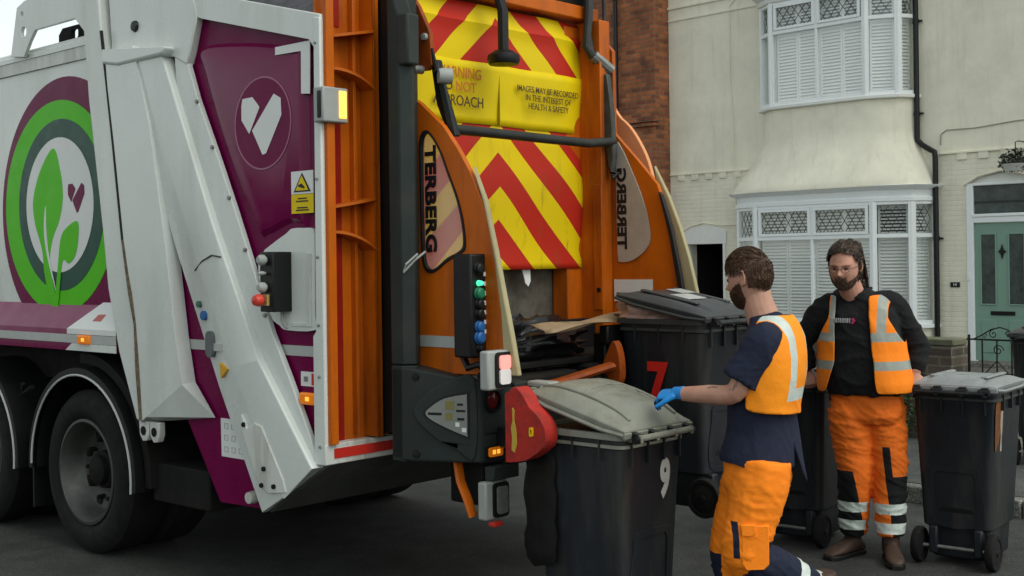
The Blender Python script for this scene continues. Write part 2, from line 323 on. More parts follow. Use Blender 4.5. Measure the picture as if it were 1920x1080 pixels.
def text(name, body, size, mtx, m, parent, bold=0., ext=.001, sx=1., align='CENTER', space=1.):
    cu = bpy.data.curves.new(name, 'FONT'); cu.body = body; cu.size = size; cu.align_x = align; cu.align_y = 'CENTER'; cu.offset = bold; cu.extrude = ext; cu.space_character = space; cu.resolution_u = 4
    t = bpy.data.objects.new(name, cu); C.objects.link(t); bpy.context.view_layer.update()
    dg = bpy.context.evaluated_depsgraph_get(); me = bpy.data.meshes.new_from_object(t.evaluated_get(dg)); C.objects.unlink(t); bpy.data.objects.remove(t)
    me.transform(mtx @ Matrix.Diagonal((sx, 1, 1, 1))); me.materials.clear(); me.materials.append(m)
    o = bpy.data.objects.new(name, me); C.objects.link(o); o.parent = parent; return o
def frame_m(origin, right, up):
    r = Vector(right).normalized(); u = Vector(up).normalized(); n = r.cross(u)
    return Matrix(((r.x, u.x, n.x, origin[0]), (r.y, u.y, n.y, origin[1]), (r.z, u.z, n.z, origin[2]), (0, 0, 0, 1)))

# ================================================================== ground
TO = Vector((-.9148, 5.9271, 0)); TH = R(48)
FO = Vector((6.20, 18.65, 0)); HRZ = R(-46)
def hf(x, y, z=0.): c, s = math.cos(HRZ), math.sin(HRZ); return (FO.x+x*c-y*s, FO.y+x*s+y*c, z)
def hslab(name, x0, x1, y0, y1, z, m, thick=0):
    b = MB()
    if thick: b.add([hf(x, y, zz) for zz in (z-thick, z) for x, y in ((x0, y0), (x1, y0), (x1, y1), (x0, y1))], [(0, 3, 2, 1), (4, 5, 6, 7), (0, 1, 5, 4), (1, 2, 6, 5), (2, 3, 7, 6), (3, 0, 4, 7)])
    else: b.add([hf(x0, y0, z), hf(x1, y0, z), hf(x1, y1, z), hf(x0, y1, z)], [(0, 1, 2, 3)])
    o = b.build(name, m, smooth=False); tag(o, kind='structure'); return o
hslab('ground', -900, 900, -900, 900, -.012, ASPH)
hslab('road', -120, 120, -60, -9.37, 0, ASPH)
kb = MB(); x = -40.
while x < 40:
    kb.add([hf(xx, yy, zz) for zz in (-.01, .118) for xx, yy in ((x, -9.37), (x+.905, -9.37), (x+.905, -9.24), (x, -9.24))], [(0, 3, 2, 1), (4, 5, 6, 7), (0, 1, 5, 4), (1, 2, 6, 5), (2, 3, 7, 6), (3, 0, 4, 7)]); x += .912
tag(kb.build('kerb', KERBM, bevel=.014), kind='structure')
hslab('pavement', -120, 120, -9.24, -7.2, .12, PAVE)
hslab('garden_ground', -120, 120, -7.2, 12, .125, CONC)

# ================================================================== refuse truck
truck = thing('refuse_truck', 'white and purple refuse lorry with orange bin lifter and chevron curtain', 'refuse truck', TO, math.atan2(-math.cos(TH), math.sin(TH)))
T = truck
# --- container body
b = MB(); b.prism([(2.0, 1.24), (6.3, 1.24), (6.3, 3.02), (6.3, 3.17), (2.0, 3.17)], SIDE, .05, 2.45)
body = b.build('container_body', WHITE, T, bevel=.02)
b = MB(); b.prism([(2.0, 3.02), (6.3, 3.02), (6.3, 3.10), (2.0, 3.10)], SIDE, .036, .06); b.build('roof_gutter', WHITE2, T)
b = MB()
b.add([(-u, v, z) for u in (2.0, 6.3) for v, z in ((.03, 3.10), (.03, 3.13), (.10, 3.18), (.3, 3.2), (.3, 3.10))], [(0, 1, 6, 5), (1, 2, 7, 6), (2, 3, 8, 7), (3, 4, 9, 8), (4, 0, 5, 9), (0, 4, 3, 2, 1), (5, 6, 7, 8, 9)])
b.build('roof_edge', WHITE, T)
# lower rail, wedge that leans out
b = MB(); b.add([(-u, v, z) for u in (1.85, 6.3) for v, z in ((.052, 1.525), (-.03, 1.37), (-.03, 1.24), (.052, 1.24))], [(0, 1, 5, 4), (1, 2, 6, 5), (2, 3, 7, 6), (3, 0, 4, 7), (0, 3, 2, 1), (4, 5, 6, 7)])
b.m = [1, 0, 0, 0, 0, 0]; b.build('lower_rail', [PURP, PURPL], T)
b = MB(); b.add([(-u, v, z) for u, v, z in ((1.85, .0485, 1.535), (2.12, .0485, 1.535), (2.42, -.0325, 1.372), (2.42, -.0325, 1.34), (1.85, -.0325, 1.34), (1.85, -.0325, 1.372))], [(0, 1, 2, 5), (5, 2, 3, 4)])
b.build('white_panel_sticker', VINW, T, smooth=False)
b = MB(); b.prism([(1.85, 1.286), (6.3, 1.286), (6.3, 1.337), (1.85, 1.337)], SIDE, -.034, -.029); b.build('reflective_strip', GREYR, T)
b = MB(); b.prism([(1.85, 1.24), (2.44, 1.24), (2.36, 1.284), (1.85, 1.284)], SIDE, -.0335, -.029); b.build('rail_corner_patch', WHITE, T)
b = MB(); b.add([(-u, v, z) for u, v, z in ((2.03, .012, 1.462), (2.12, .012, 1.46), (2.16, -.008, 1.42), (2.06, -.008, 1.42))], [(0, 1, 2, 3)]); b.build('red_label', mat('pale_red_label', (.45, .12, .1), .5), T, smooth=False, solid=.002)
l = MB().tb(2.135, 2.275, -.05, -.02, 1.282, 1.337).build('side_marker_lamp', AMB, T, bevel=.008)
MB().tb(2.185, 2.215, -.053, -.048, 1.300, 1.320).build('bulb', AMB2, l)
# roundel
def disc(name, loops, v, m, par, holes=()): b = MB(); b.prism(loops, SIDE, v, v+.002, holes=holes); return b.build(name, m, par, smooth=False)
def clipc(cx, cz, r, umin=1.93, zmin=1.5): return [(max(a, umin), max(z, zmin)) for a, z in circ(cx, cz, r, 72)]
lg = MB(); lg.prism(clipc(2.58, 2.11, .83), SIDE, .047, .049, holes=[circ(2.62, 2.14, .665, 60)][:0]); ring = lg.build('roundel', PURP, T, smooth=False)
def dd(name, pts, v, m): b = MB(); b.prism(pts, SIDE, v, v+.0015); return b.build(name, m, ring, smooth=False)
dd('green_ring', [(max(2.655+(a-2.63)*1.05, 1.93), z-.01) for a, z in circ(2.63, 2.14, .67, 72)], .0450, GREEN)
dd('dark_green_ring', circ(2.63, 2.14, .54, 64), .0430, DKGRN)
dd('white_disc', circ(2.64, 2.14, .425, 60), .0410, VINW)
dd('leaf_emblem', smooth_loop([(2.70, 2.50), (2.62, 2.37), (2.585, 2.20), (2.63, 2.05), (2.72, 1.93), (2.76, 1.80), (2.73, 1.66), (2.66, 1.50), (2.74, 1.50), (2.83, 1.70), (2.86, 1.86), (2.955, 2.05), (2.965, 2.20), (2.86, 2.38)]), .0390, GREEN)
dd('leaf_emblem', smooth_loop([(2.41, 2.03), (2.40, 1.93), (2.44, 1.82), (2.52, 1.77), (2.60, 1.78), (2.66, 1.52), (2.70, 1.52), (2.66, 1.74), (2.62, 1.92), (2.55, 1.99)]), .0385, GREEN)
dd('leaf_vein', smooth_loop([(2.805, 2.14), (2.83, 2.0), (2.80, 1.84), (2.70, 1.62), (2.695, 1.63), (2.775, 1.84), (2.80, 2.0)]), .0375, VINW)
def heart(par, cu, cz, k, v, m, nm='heart_emblem'):
    L = [(-.175, .09), (-.165, .13), (-.08, .132), (-.02, .075), (-.11, -.055), (-.175, .02)]
    Rr = [(.10, .132), (.155, .105), (.16, .02), (.03, -.165), (.0, -.17), (-.085, -.04)]
    for P in (L, Rr): b = MB(); b.prism([(cu-x*k, cz+z*k) for x, z in P], SIDE, v, v+.0015); b.build(nm, m, par, smooth=False)
heart(ring, 2.415, 2.185, .60, .0390, PURP)

# --- tailgate solid with hopper opening
prof = [(2.0, 3.5), (1.15, 3.26), (.07, 2.95), (.07, .80), (.47, .52), (.94, .50), (1.25, .93), (1.7, .95), (1.95, 1.3)]
for v0, v1 in ((.060, .45), (2.05, 2.455)):
    b = MB(); b.prism(prof, SIDE, v0, v1); b.build('tailgate_side', [DARK], T)
b = MB(); b.prism([(.07, .82), (.49, .54), (.92, .52), (1.2, .93), (1.0, 1.15), (.07, 1.02)], SIDE, .452, 2.048); b.build('hopper_floor', mat('grimy_grey_underside', (.07, .072, .062), .7, var=.3, scale=5), T)
b = MB(); b.prism([(.9, 1.1), (1.95, 1.3), (1.98, 3.2), (1.1, 3.06), (.75, 3.0)], SIDE, .452, 2.048); b.build('hopper_back_wall', DARK, T)
b = MB(); b.prism([(-.0, .77), (.47, .483), (.52, .49), (.52, .53), (.05, .80)], SIDE, .03, 2.47); b.build('underside_plate', mat('grimy_grey_underside', (.07, .072, .062), .7), T)
MB().tb(.12, .15, .55, 1.86, 1.36, 1.80).build('packer_plate', PLATE, T)
b = MB(); b.prism([(1.47, 1.75), (1.555, 1.75), (1.56, 1.63), (1.54, 1.60), (1.515, 1.62)], REAR, .03, .036); b.build('white_mark', VINW, T)
MB().tb(-.0, .12, 1.86, 2.05, 1.0, 3.15).build('hopper_side_post', ORANGE, T, bevel=.008)
MB().tb(-.0, .12, .44, .55, 1.0, 3.15).build('hopper_side_post', ORANGE, T, bevel=.008)
# purple side skin
skin = [(2.0, 3.48), (1.15, 3.24), (.055, 2.93), (.055, .79), (.47, .487), (.94, .475), (1.25, .905), (1.6, .95)]
b = MB(); b.prism(skin, SIDE, .044, .058); sk = b.build('side_panel', PURP, T, bevel=.004)
# pressed inset with lighter edge ridges
b = MB(); _ = (smooth_loop([(1.0, 2.90), (.62, 2.885), (.22, 2.835), (.17, 2.79), (.17, 1.98), (.20, 1.94), (.30, 1.94), (.48, 1.90), (.56, 1.96), (.80, 2.38), (.98, 2.80)], 5))
po = smooth_loop([(1.035, 2.93), (.62, 2.90), (.22, 2.825), (.145, 2.77), (.145, 1.99), (.18, 1.95), (.30, 1.95), (.48, 1.90), (.56, 1.93), (.82, 2.38), (1.01, 2.80)], 5)
b.rings([[(-a, .045, z) for a, z in po], [(-(.55+(a-.55)*.95), .024, 2.45+(z-2.45)*.95) for a, z in po], [(-(.53+(a-.55)*.86), .018, 2.45+(z-2.45)*.88) for a, z in po]]); b.build('pressed_panel', mat('purple_gloss_vinyl', (.155, .0006, .054), .16, var=.1, scale=3, spec=.22), sk, ang=20)
b = MB(); b.prism(circ(.486, 2.47, .238, 64), SIDE, .0145, .017, holes=[circ(.486, 2.47, .230, 64)]); b.build('ring_outline', mat('pink_outline', (.35, .12, .2), .4), sk, smooth=False)
b = MB(); b.prism(circ(.486, 2.47, .229, 64), SIDE, .0155, .017); b.build('roundel', PURP, sk, smooth=False)
heart(sk, .485, 2.478, 1.0, .0125, VINW)
b = MB(); b.prism([(.368, 2.842), (.091, 2.841), (.097, 2.581), (.165, 2.588), (.162, 2.798), (.368, 2.802)], SIDE, .0125, .0155); b.build('corner_sticker', VINW, sk, smooth=False)
# warning sticker
b = MB(); b.prism([(.252, 2.207), (.08, 2.207), (.08, 2.094), (.252, 2.094)], SIDE, .0125, .0155); st = b.build('warning_sticker', VINW, sk, smooth=False)
b = MB(); b.prism([(.232, 2.104), (.098, 2.104), (.165, 2.198)], SIDE, .0105, .012); b.build('black_triangle', BLKV, st, smooth=False)
b = MB(); b.prism([(.215, 2.111), (.115, 2.111), (.165, 2.184)], SIDE, .0085, .010); b.build('yellow_triangle', YEL, st, smooth=False)
b = MB(); b.prism([(.192, 2.138), (.165, 2.145), (.140, 2.126), (.146, 2.120), (.17, 2.126), (.19, 2.130)], SIDE, .0065, .008); b.build('hand_symbol', BLKV, st, smooth=False)
b = MB(); b.prism([(.252, 2.092), (.08, 2.092), (.08, 1.998), (.252, 1.998)], SIDE, .0125, .0155)
ys = b.build('yellow_plate', YEL, st, smooth=False)
for z, a, c in ((2.072, .20, .13), (2.058, .215, .12), (2.026, .205, .125), (2.014, .215, .115)):
    b = MB(); b.prism([(a, z-.003), (c, z-.003), (c, z+.003), (a, z+.003)], SIDE, .0105, .012); b.build('printed_line', BLKV, ys, smooth=False)
# reflective tape over purple side
b = MB(); b.prism([(1.28, 1.288), (.03, 1.290), (.03, 1.341), (1.28, 1.342)], SIDE, .040, .0435); b.build('reflective_strip', GREYR, T)
# white frame of the tailgate
b = MB(); b.prism([(.045, 2.95), (-.004, 2.94), (-.004, .77), (.075, .77), (.075, 1.4), (.055, 1.42)], SIDE, -.004, .06); pil = b.build('rear_corner_pillar', WHITE, T, bevel=.006)
for z in (.86, 1.2, 1.45, 1.78, 2.16, 2.5, 2.82):
    b = MB(); b.lathe([(.001, -.009), (.007, -.008), (.008, 0)], (-.03, -.004, z), (0, 1, 0), 8); b.build('bolt', STEEL, pil)
b = MB(); b.prism([(1.24, 3.28), (.0, 2.957), (-.0035, 2.94), (.0, 2.80), (.05, 2.80), (.09, 2.845), (1.0, 3.075), (1.12, 3.12)], SIDE, .0, .045); b.build('top_rail', WHITE, T, bevel=.006)
b = MB(); b.prism([(1.95, 3.52), (1.08, 3.26), (1.025, 3.10), (1.10, 2.90), (1.13, 2.84), (1.26, 2.9), (1.9, 3.0)], SIDE, -.005, .045); b.build('upper_corner_panel', WHITE, T, bevel=.008)
b = MB(); b.lathe([(.001, -.018), (.028, -.016), (.034, 0), (.034, .02)], (-1.64, -.005, 3.12), (0, 1, 0), 16); b.build('rubber_plug', BLACK, T)
# strut: flange, main box with chamfer
b = MB(); b.prism([(1.26, 2.95), (1.14, 2.904), (1.12, 2.83), (1.039, 2.642), (.872, 2.340), (.72, 2.05), (.578, 1.76), (.407, 1.40), (.26, 1.16), (.06, .80), (.10, .77), (.3, .77), (1.24, 2.75)], SIDE, .0, .032); fl = b.build('strut_flange', WHITE, T, bevel=.005)
for u, z in ((1.039, 2.642), (.90, 2.385), (.755, 2.11), (.62, 1.835), (.46, 1.50)):
    b = MB(); b.lathe([(.001, -.012), (.011, -.011), (.012, 0)], (-u, .0, z-.01), (0, 1, 0), 8); b.build('bolt', STEEL, fl)
Lp = [(1.764, 2.92), (1.263, 1.86), (.86, 1.10), (.50, .483)]; Cp = [(1.56, 2.92), (1.07, 1.90), (.70, 1.22), (.275, .585)]; Dp = [(1.33, 2.94), (.86, 1.97), (.47, 1.26), (.050, .755)]
b = MB(); rs = []
for i in range(4):
    l_, c_, d_ = Lp[i], Cp[i], Dp[i]
    rs.append([(-l_[0], .034, l_[1]), (-l_[0]+.006, -.012, l_[1]), (-c_[0]-.01, -.040, c_[1]), (-c_[0]+.01, -.043, c_[1]), (-d_[0]-.010, -.040, d_[1]), (-d_[0]-.002, -.034, d_[1]), (-d_[0], .034, d_[1])])
b.rings(rs); stt = b.build('diagonal_strut', WHITE, T, bevel=.006)
b = MB(); b.tube([(-1.03, -.036, 1.72), (-.95, -.044, 1.77), (-.86, -.046, 1.80), (-.78, -.043, 1.79)], .004, 6); b.build('panel_seam', mat('seam_shadow_gap', (.05, .05, .045), .8), stt)
b = MB(); b.prism([(.61, .98), (.625, .93), (.47, .63), (.40, .60), (.25, .62), (.27, .68), (.44, .93), (.50, .945), (.565, .91), (.60, .97)], SIDE, -.050, -.03); pl = b.build('cover_plate', WHITE2, T, bevel=.004)
for u, z in ((.42, .72), (.34, .64), (.585, .93), (.44, .635)):
    b = MB(); b.lathe([(.001, -.012), (.012, -.011), (.013, 0)], (-u, -.050, z), (0, 1, 0), 8); b.build('bolt', DARK, pl)
b = MB(); b.prism([(.93, 1.295), (.78, 1.295), (.78, 1.335), (.93, 1.335)], SIDE, -.0405, -.02); b.build('reflective_strip', GREYR, T)
for u, z, r, m in ((1.00, 1.54, .018, mat('dull_green', (.05, .12, .09), .4)), (.955, 1.48, .026, BLUEB)):
    b = MB(); b.lathe([(.001, -.006), (r, -.005), (r, .02)], (-u, -.036, z), (0, 1, 0), 20); b.build('round_sticker', m, stt)
b = MB(); b.prism(rrect(.86, 1.26, .925, 1.40, .03), SIDE, -.048, -.02); b.build('oval_grille', mat('grey_grille', (.12, .13, .13), .5, bump=.5, bscale=300), stt)
b = MB(); b.prism([(.80, 1.235), (.73, 1.205), (.79, 1.155)], SIDE, -.046, -.03); b.build('triangle_sticker', mat('amber_label', (.6, .33, .02), .5), stt)
# hinge housing
hs_ = [(1.90, 3.0), (1.60, 3.00), (1.44, 2.55), (1.29, 1.86), (1.198, 1.332), (1.141, 1.10), (1.30, 1.01), (1.50, .90), (1.548, .875), (1.60, 1.40), (1.72, 1.9), (1.81, 2.45), (1.875, 2.8)]
b = MB(); b.prism(hs_, SIDE, -.052, .035); b.build('hinge_housing', WHITE, T, bevel=.022, seg=3)
b = MB(); b.add([(-u, v, z) for u, v, z in ((1.141, -.052, 1.10), (1.50, -.052, .90), (1.56, -.052, .865), (.954, .028, .93), (1.56, .028, .86), (1.141, .03, 1.11))], [(0, 1, 3), (1, 2, 4, 3), (0, 3, 5), (2, 1, 0, 5, 4)]); b.build('flared_foot', WHITE, T, smooth=False, solid=.006)
b = MB(); b.prism([(1.93, 3.02), (1.24, 2.95), (1.28, 2.905), (1.75, 2.90), (1.93, 2.93)], SIDE, -.062, .03); b.build('housing_cap', WHITE, T, bevel=.02, seg=3)
b = MB(); b.prism([(2.19, 3.5), (2.098, 2.70), (1.965, 1.967), (1.913, 1.62), (1.80, 1.249), (1.62, .87), (1.56, .87), (1.62, 1.44), (1.745, 1.9), (1.835, 2.525), (1.905, 2.907), (1.955, 3.13), (2.0, 3.5)], SIDE, -.045, .06); pst = b.build('body_end_post', WHITE, T, bevel=.012, seg=3)
b = MB(); b.tube([(-1.945, -.046, 3.13), (-1.893, -.047, 2.85), (-1.822, -.048, 2.45), (-1.735, -.048, 1.9)], .011, 6); b.build('door_seal', mat('seal_gap', (.02, .02, .018), .8), T)
b = MB(); b.tube([(-1.735, -.048, 1.9), (-1.69, -.048, 1.72), (-1.65, -.048, 1.58), (-1.61, -.048, 1.42), (-1.585, -.048, 1.15), (-1.56, -.048, .88)], [.011, .014, .019, .013, .020, .016], 6); b.build('rusty_seal', mat('rusty_brown', (.13, .10, .065), .8, var=.5, scale=40, dirt=(.02, .015, .01), dirt_amt=.8, dscale=30), T)
for du in (0, .11):
    b = MB(); b.prism([(1.62-du, .87), (1.52-du, .87), (1.52-du, .80), (1.54-du, .76), (1.58-du, .755), (1.61-du, .79)], SIDE, -.03, .01); h = b.build('hinge_lug', WHITE2, T, bevel=.004)
    b = MB(); b.lathe([(.001, -.036), (.026, -.034), (.026, 0)], (-(1.57-du), -.0, .815), (0, 1, 0), 14); b.build('hinge_pin', DARK, h)
# roof side rails over the body
b = MB(); b.prism([(3.17, 3.13), (2.99, 3.108), (2.91, 3.20), (2.84, 3.262), (2.335, 3.264), (2.20, 3.15), (2.1, 3.15), (2.1, 3.50), (2.98, 3.47), (3.08, 3.44)], SIDE, .0, .022, holes=[circ(2.99, 3.27, .035, 16), circ(3.01, 3.385, .02, 12)]); b.build('roof_side_bracket', WHITE, T, bevel=.003)
b = MB(); b.tube([(-2.95, .08, 3.40), (-2.2, .08, 3.42)], .032, 12); b.build('hydraulic_tube', STEEL, T)
b = MB(); b.prism([(2.95, 3.19), (2.2, 3.20), (2.2, 3.31), (2.9, 3.31), (2.95, 3.27)], SIDE, .22, .25, holes=[rrect(2.70, 3.225, 2.79, 3.29, .02), rrect(2.44, 3.25, 2.58, 3.275, .01), rrect(2.36, 3.25, 2.40, 3.275, .01)]); b.build('roof_channel', DARK, T)
for (u, v, z, u2, v2, z2) in ((1.9, .15, 3.25, 1.8, .3, 3.45), (1.85, .05, 3.33, 1.95, .1, 3.5)):
    b = MB(); b.tube([(-u, v, z), (-(u+u2)/2-.03, v, z2-.03), (-u2, v2, z2+.1)], .02, 8); b.build('hose', BLACK, T)
# stickers and lamps on the side
b = MB(); b.prism([(.23, 1.214), (.064, 1.214), (.064, 1.142), (.23, 1.142)], SIDE, .040, .0435); s_ = b.build('label', VINW, T, smooth=False)
b = MB(); b.prism([(.145, 1.207), (.075, 1.207), (.075, 1.149), (.145, 1.149)], SIDE, .0375, .0395); b.build('red_patch', REFRED, s_, smooth=False)
b = MB(); b.prism([(.205, 1.19), (.175, 1.19), (.175, 1.165), (.205, 1.165)], SIDE, .0375, .0395); b.build('black_mark', mat('grey_print', (.2, .2, .2), .5), s_, smooth=False)
l = MB().tb(.066, .20, .0, .03, 1.055, 1.115).build('side_marker_lamp', AMB, T, bevel=.01); MB().tb(.12, .145, -.004, .002, 1.075, 1.095).build('bulb', AMB2, l)
b = MB(); b.prism([(.92, .929), (.667, .929), (.60, .725), (.915, .725)], SIDE, .040, .0435); s_ = b.build('instruction_sticker', VINW, T, smooth=False)
GP = mat('grey_print', (.2, .2, .2), .5)
for i in range(3):
    for j in range(4):
        u0 = .885-j*.063; z0 = .905-i*.062
        b = MB(); b.prism([(u0, z0), (u0-.032, z0), (u0-.032, z0-.030), (u0, z0-.030)], SIDE, .0375, .0395, holes=[[(u0-.003, z0-.003), (u0-.029, z0-.003), (u0-.029, z0-.027), (u0-.003, z0-.027)]]); b.build('printed_symbol', mat('pale_grey_print', (.42, .43, .42), .5), s_, smooth=False)
b = MB(); b.lathe([(.001, -.03), (.03, -.028), (.034, 0), (.034, .05)], (-.63, .03, .54), (0, 1, 0), 14); b.build('drain_cap', WHITE2, T)
# control recess
b = MB(); b.prism(smooth_loop([(.535, 1.765), (.30, 1.90), (.245, 1.925), (.15, 1.925), (.088, 1.918), (.075, 1.85), (.078, 1.5), (.076, 1.425), (.30, 1.418), (.36, 1.44), (.44, 1.50)], 3), SIDE, .012, .030); cp = b.build('control_panel', WHITE, T, bevel=.004)
b = MB(); b.prism([(.13, 1.80), (.10, 1.80), (.10, 1.44), (.26, 1.44), (.26, 1.455), (.13, 1.455)], SIDE, .006, .013); b.build('door_edge', WHITE2, cp, bevel=.002)
cb = MB().tb(.255, .362, -.105, .012, 1.513, 1.81).build('control_box', BLACK, T, bevel=.006)
for z, r, m, nm in ((1.770, .027, LGREY, 'selector_knob'), (1.635, .026, LGREY, 'selector_knob'), (1.705, .010, LGREY, 'key_switch')):
    b = MB(); b.lathe([(.001, .045), (r*.6, .044), (r, .03), (r, .012), (r*.7, .01), (r*.7, 0)], (-.315, -.105, z), (0, -1, 0), 16); b.build(nm, m, cb)
MB().tb(.285, .345, -.120, -.105, 1.545, 1.60).build('stop_backplate', mat('brass_plate', (.4, .28, .1), .5), cb)
b = MB(); b.lathe([(.001, .06), (.024, .055), (.031, .035), (.031, .02), (.014, .018), (.014, 0)], (-.315, -.118, 1.572), (0, -1, 0), 20); b.build('stop_button', REDB, cb)
b = MB(); b.tube([(-.32, .0, 1.515), (-.31, -.01, 1.47), (-.30, .008, 1.43)], .01, 8); b.build('cable', LGREY, cb)
b = MB(); b.tube([(-.50, .01, 1.745), (-.44, -.005, 1.62)], .006, 6); b.build('stay_wire', STEEL, cp)

# --- rear orange frame of the tailgate
b = MB(); b.box(-.0, .028, .017, .065, .87, 3.5); rf = b.build('hinge_flange', ORANGE, T, bevel=.003)
MB().tb(.055, .069, .018, .42, .87, 3.5).build('recess_plate', ORANGE, T)
MB().tb(.050, .054, .104, .165, .87, 2.62).build('red_strip', REDP, T)
MB().tb(.050, .054, .104, .165, 2.92, 3.5).build('red_strip', REDP, T)
MB().tb(.02, .055, .225, .245, .9, 3.5).build('channel_rib', ORANGE, T, bevel=.003)
MB().tb(-.05, .055, .300, .318, .88, 3.5).build('channel_web', ORANGE, T, bevel=.003)
MB().tb(-.05, -.035, .300, .335, .88, 3.5).build('channel_lip', ORANGE, T, bevel=.003)
b = MB(); b.tb(.0, .03, .335, .42, .88, 3.5)
z = .95
while z < 3.4: b.tb(-.012, .0, .345, .40, z, z+.03); z += .055
b.build('toothed_rack', ORANGED, T)
for z in (1.45, 2.15, 2.55): 
    MB().tb(-.03, .0, .335, .42, z, z+.28).build('rack_guide', ORANGED, T, bevel=.004)
    b = MB(); b.lathe([(.001, .016), (.016, .015), (.018, 0)], (.03, .38, z+.14), (1, 0, 0), 8); b.build('bolt', STEEL, T)
def gusset(z0, z1, curved):
    b = MB(); n = 8; rs = []
    for i in range(n+1):
        t = i/n; v = .066+(.300-.066)*t; z = z0+(z1-z0)*(t**2 if curved else t); d = .03+.055*(math.sin(t*math.pi/2))
        rs.append([(-.055, v, z+.010), (d-.03, v, z+.010), (d-.03, v, z-.004), (-.055, v, z-.004)])
    b.rings(rs); b.build('gusset', ORANGE, T)
for z in (2.855, 2.02): gusset(z, z+.045, False)
for z in (2.70, 1.90): gusset(z, z-.085, True)
for z in (2.80, 2.74, 1.99, 1.94, 1.15, 1.11):
    b = MB(); b.lathe([(.001, .014), (.012, .013), (.013, 0)], (-.02, .075, z), (1, 0, 0), 8); b.build('bolt', STEEL, T)
MB().tb(-.006, .06, -.003, .44, .772, .872).build('rear_sill', WHITE2, T, bevel=.004)
MB().tb(-.010, -.0065, .05, .43, .800, .848).build('red_reflector_strip', REFRED, T)
bc = MB().tb(-.055, .02, -.03, .128, 2.43, 2.60).build('beacon_housing', LGREY, T, bevel=.008)
MB().tb(-.062, -.052, .068, .114, 2.45, 2.585).build('beacon_lens', AMBL, bc, bevel=.006)
MB().tb(-.04, -.015, -.036, -.028, 2.45, 2.58).build('side_slot', BLACK, bc, bevel=.003)
# --- curtain
def curtain_mat():
    m = bpy.data.materials.new('chevron_curtain'); m.use_nodes = True; t = m.node_tree; bs = t.nodes['Principled BSDF']; bs.inputs['Roughness'].default_value = .55; bs.inputs['Specular IOR Level'].default_value = .2
    tc = t.nodes.new('ShaderNodeTexCoord'); sp = t.nodes.new('ShaderNodeSeparateXYZ'); t.links.new(tc.outputs['Object'], sp.inputs[0])
    def M(op, a, b_=None, c=None):
        n = t.nodes.new('ShaderNodeMath'); n.operation = op
        for i, q in enumerate((a, b_, c)):
            if q is None: continue
            if isinstance(q, (int, float)): n.inputs[i].default_value = q
            else: t.links.new(q, n.inputs[i])
        return n.outputs[0]
    s = M('MULTIPLY_ADD', M('ABSOLUTE', M('SUBTRACT', sp.outputs[1], 1.25)), .9, sp.outputs[2])
    f = M('LESS_THAN', M('FLOORED_MODULO', M('SUBTRACT', s, 2.165), .375), .192)
    mx = t.nodes.new('ShaderNodeMix'); mx.data_type = 'RGBA'; t.links.new(f, mx.inputs[0]); mx.inputs[6].default_value = (.74, .54, .003, 1); mx.inputs[7].default_value = (.46, .022, .010, 1)
    mp = t.nodes.new('ShaderNodeMapping'); mp.inputs['Scale'].default_value = (1, 3, .6); t.links.new(tc.outputs['Object'], mp.inputs[0])
    n = t.nodes.new('ShaderNodeTexNoise'); n.inputs['Scale'].default_value = 4; n.inputs['Detail'].default_value = 12; n.inputs['Roughness'].default_value = .75; t.links.new(mp.outputs[0], n.inputs[0])
    zz = t.nodes.new('ShaderNodeMapRange'); zz.inputs[1].default_value = 2.6; zz.inputs[2].default_value = 1.9; t.links.new(sp.outputs[2], zz.inputs[0])
    mr = t.nodes.new('ShaderNodeMapRange'); mr.inputs[1].default_value = .54; mr.inputs[2].default_value = .68; mr.inputs[4].default_value = .85; t.links.new(n.outputs[0], mr.inputs[0])
    dm = M('MULTIPLY', mr.outputs[0], zz.outputs[0]); m2 = t.nodes.new('ShaderNodeMix'); m2.data_type = 'RGBA'; t.links.new(dm, m2.inputs[0]); t.links.new(mx.outputs[2], m2.inputs[6]); m2.inputs[7].default_value = (.13, .09, .02, 1)
    t.links.new(m2.outputs[2], bs.inputs['Base Color']); return m
b = MB(); rs = []; nz, nv = 40, 40
for i in range(nz+1):
    z = 1.70+(3.165-1.70)*i/nz
    rs.append([(.004+.012*math.sin(z*9+1)+.008*math.sin(k*.45+z*2)+(.02*math.exp(-((z-3.05)/.03)**2)), .49+1.52*k/nv, z) for k in range(nv+1)])
b.rings(rs, closed=False, cap=False); cur = b.build('chevron_curtain', curtain_mat(), T, solid=.004)
b = MB(); rs = []
for i in range(9):
    z = 2.505+.335*i/8; rs.append([(.012+.012*math.sin(z*9+1)+.008*math.sin(k*.45+z*2), .49+1.52*k/nv, z) for k in range(nv+1)])
b.rings(rs, closed=False, cap=False); b.build('text_band', YEL, cur, solid=.003)
TXT = mat('brown_print', (.09, .05, .012), .6); TXR = mat('faded_red_print', (.5, .16, .02), .6)
def rt(body, v, z, size, m, sx=1., bold=.0008): text('lettering', body, size, frame_m((.036, v, z), (0, 1, 0), (0, 0, 1)), m, cur, bold=bold, sx=sx, ext=.0008)
rt('WARNING', .92, 2.765, .078, TXR, .95); rt('DO', .815, 2.690, .078, TXT, .95); rt('NOT', .975, 2.690, .078, TXR, .95); rt('APPROACH', .92, 2.612, .080, TXT, .93)
rt('IMAGES MAY BE RECORDED', 1.665, 2.728, .050, TXT, .88, .0003); rt('IN THE INTEREST OF', 1.665, 2.680, .050, TXT, .88, .0003); rt('HEALTH & SAFETY', 1.665, 2.632, .050, TXT, .88, .0003)
MB().tb(-.03, .0, 1.248, 1.252, 2.505, 2.84).build('band_seam', mat('yellow_label_seam', (.35, .27, .01), .5), cur)
b = MB(); b.tb(-.06, .10, .44, 2.12, 3.185, 3.27); b.build('top_beam', ORANGE, T, bevel=.01)
b = MB(); b.tb(-.02, .10, .44, 2.12, 3.27, 3.40); b.build('top_recess', DARK, T)
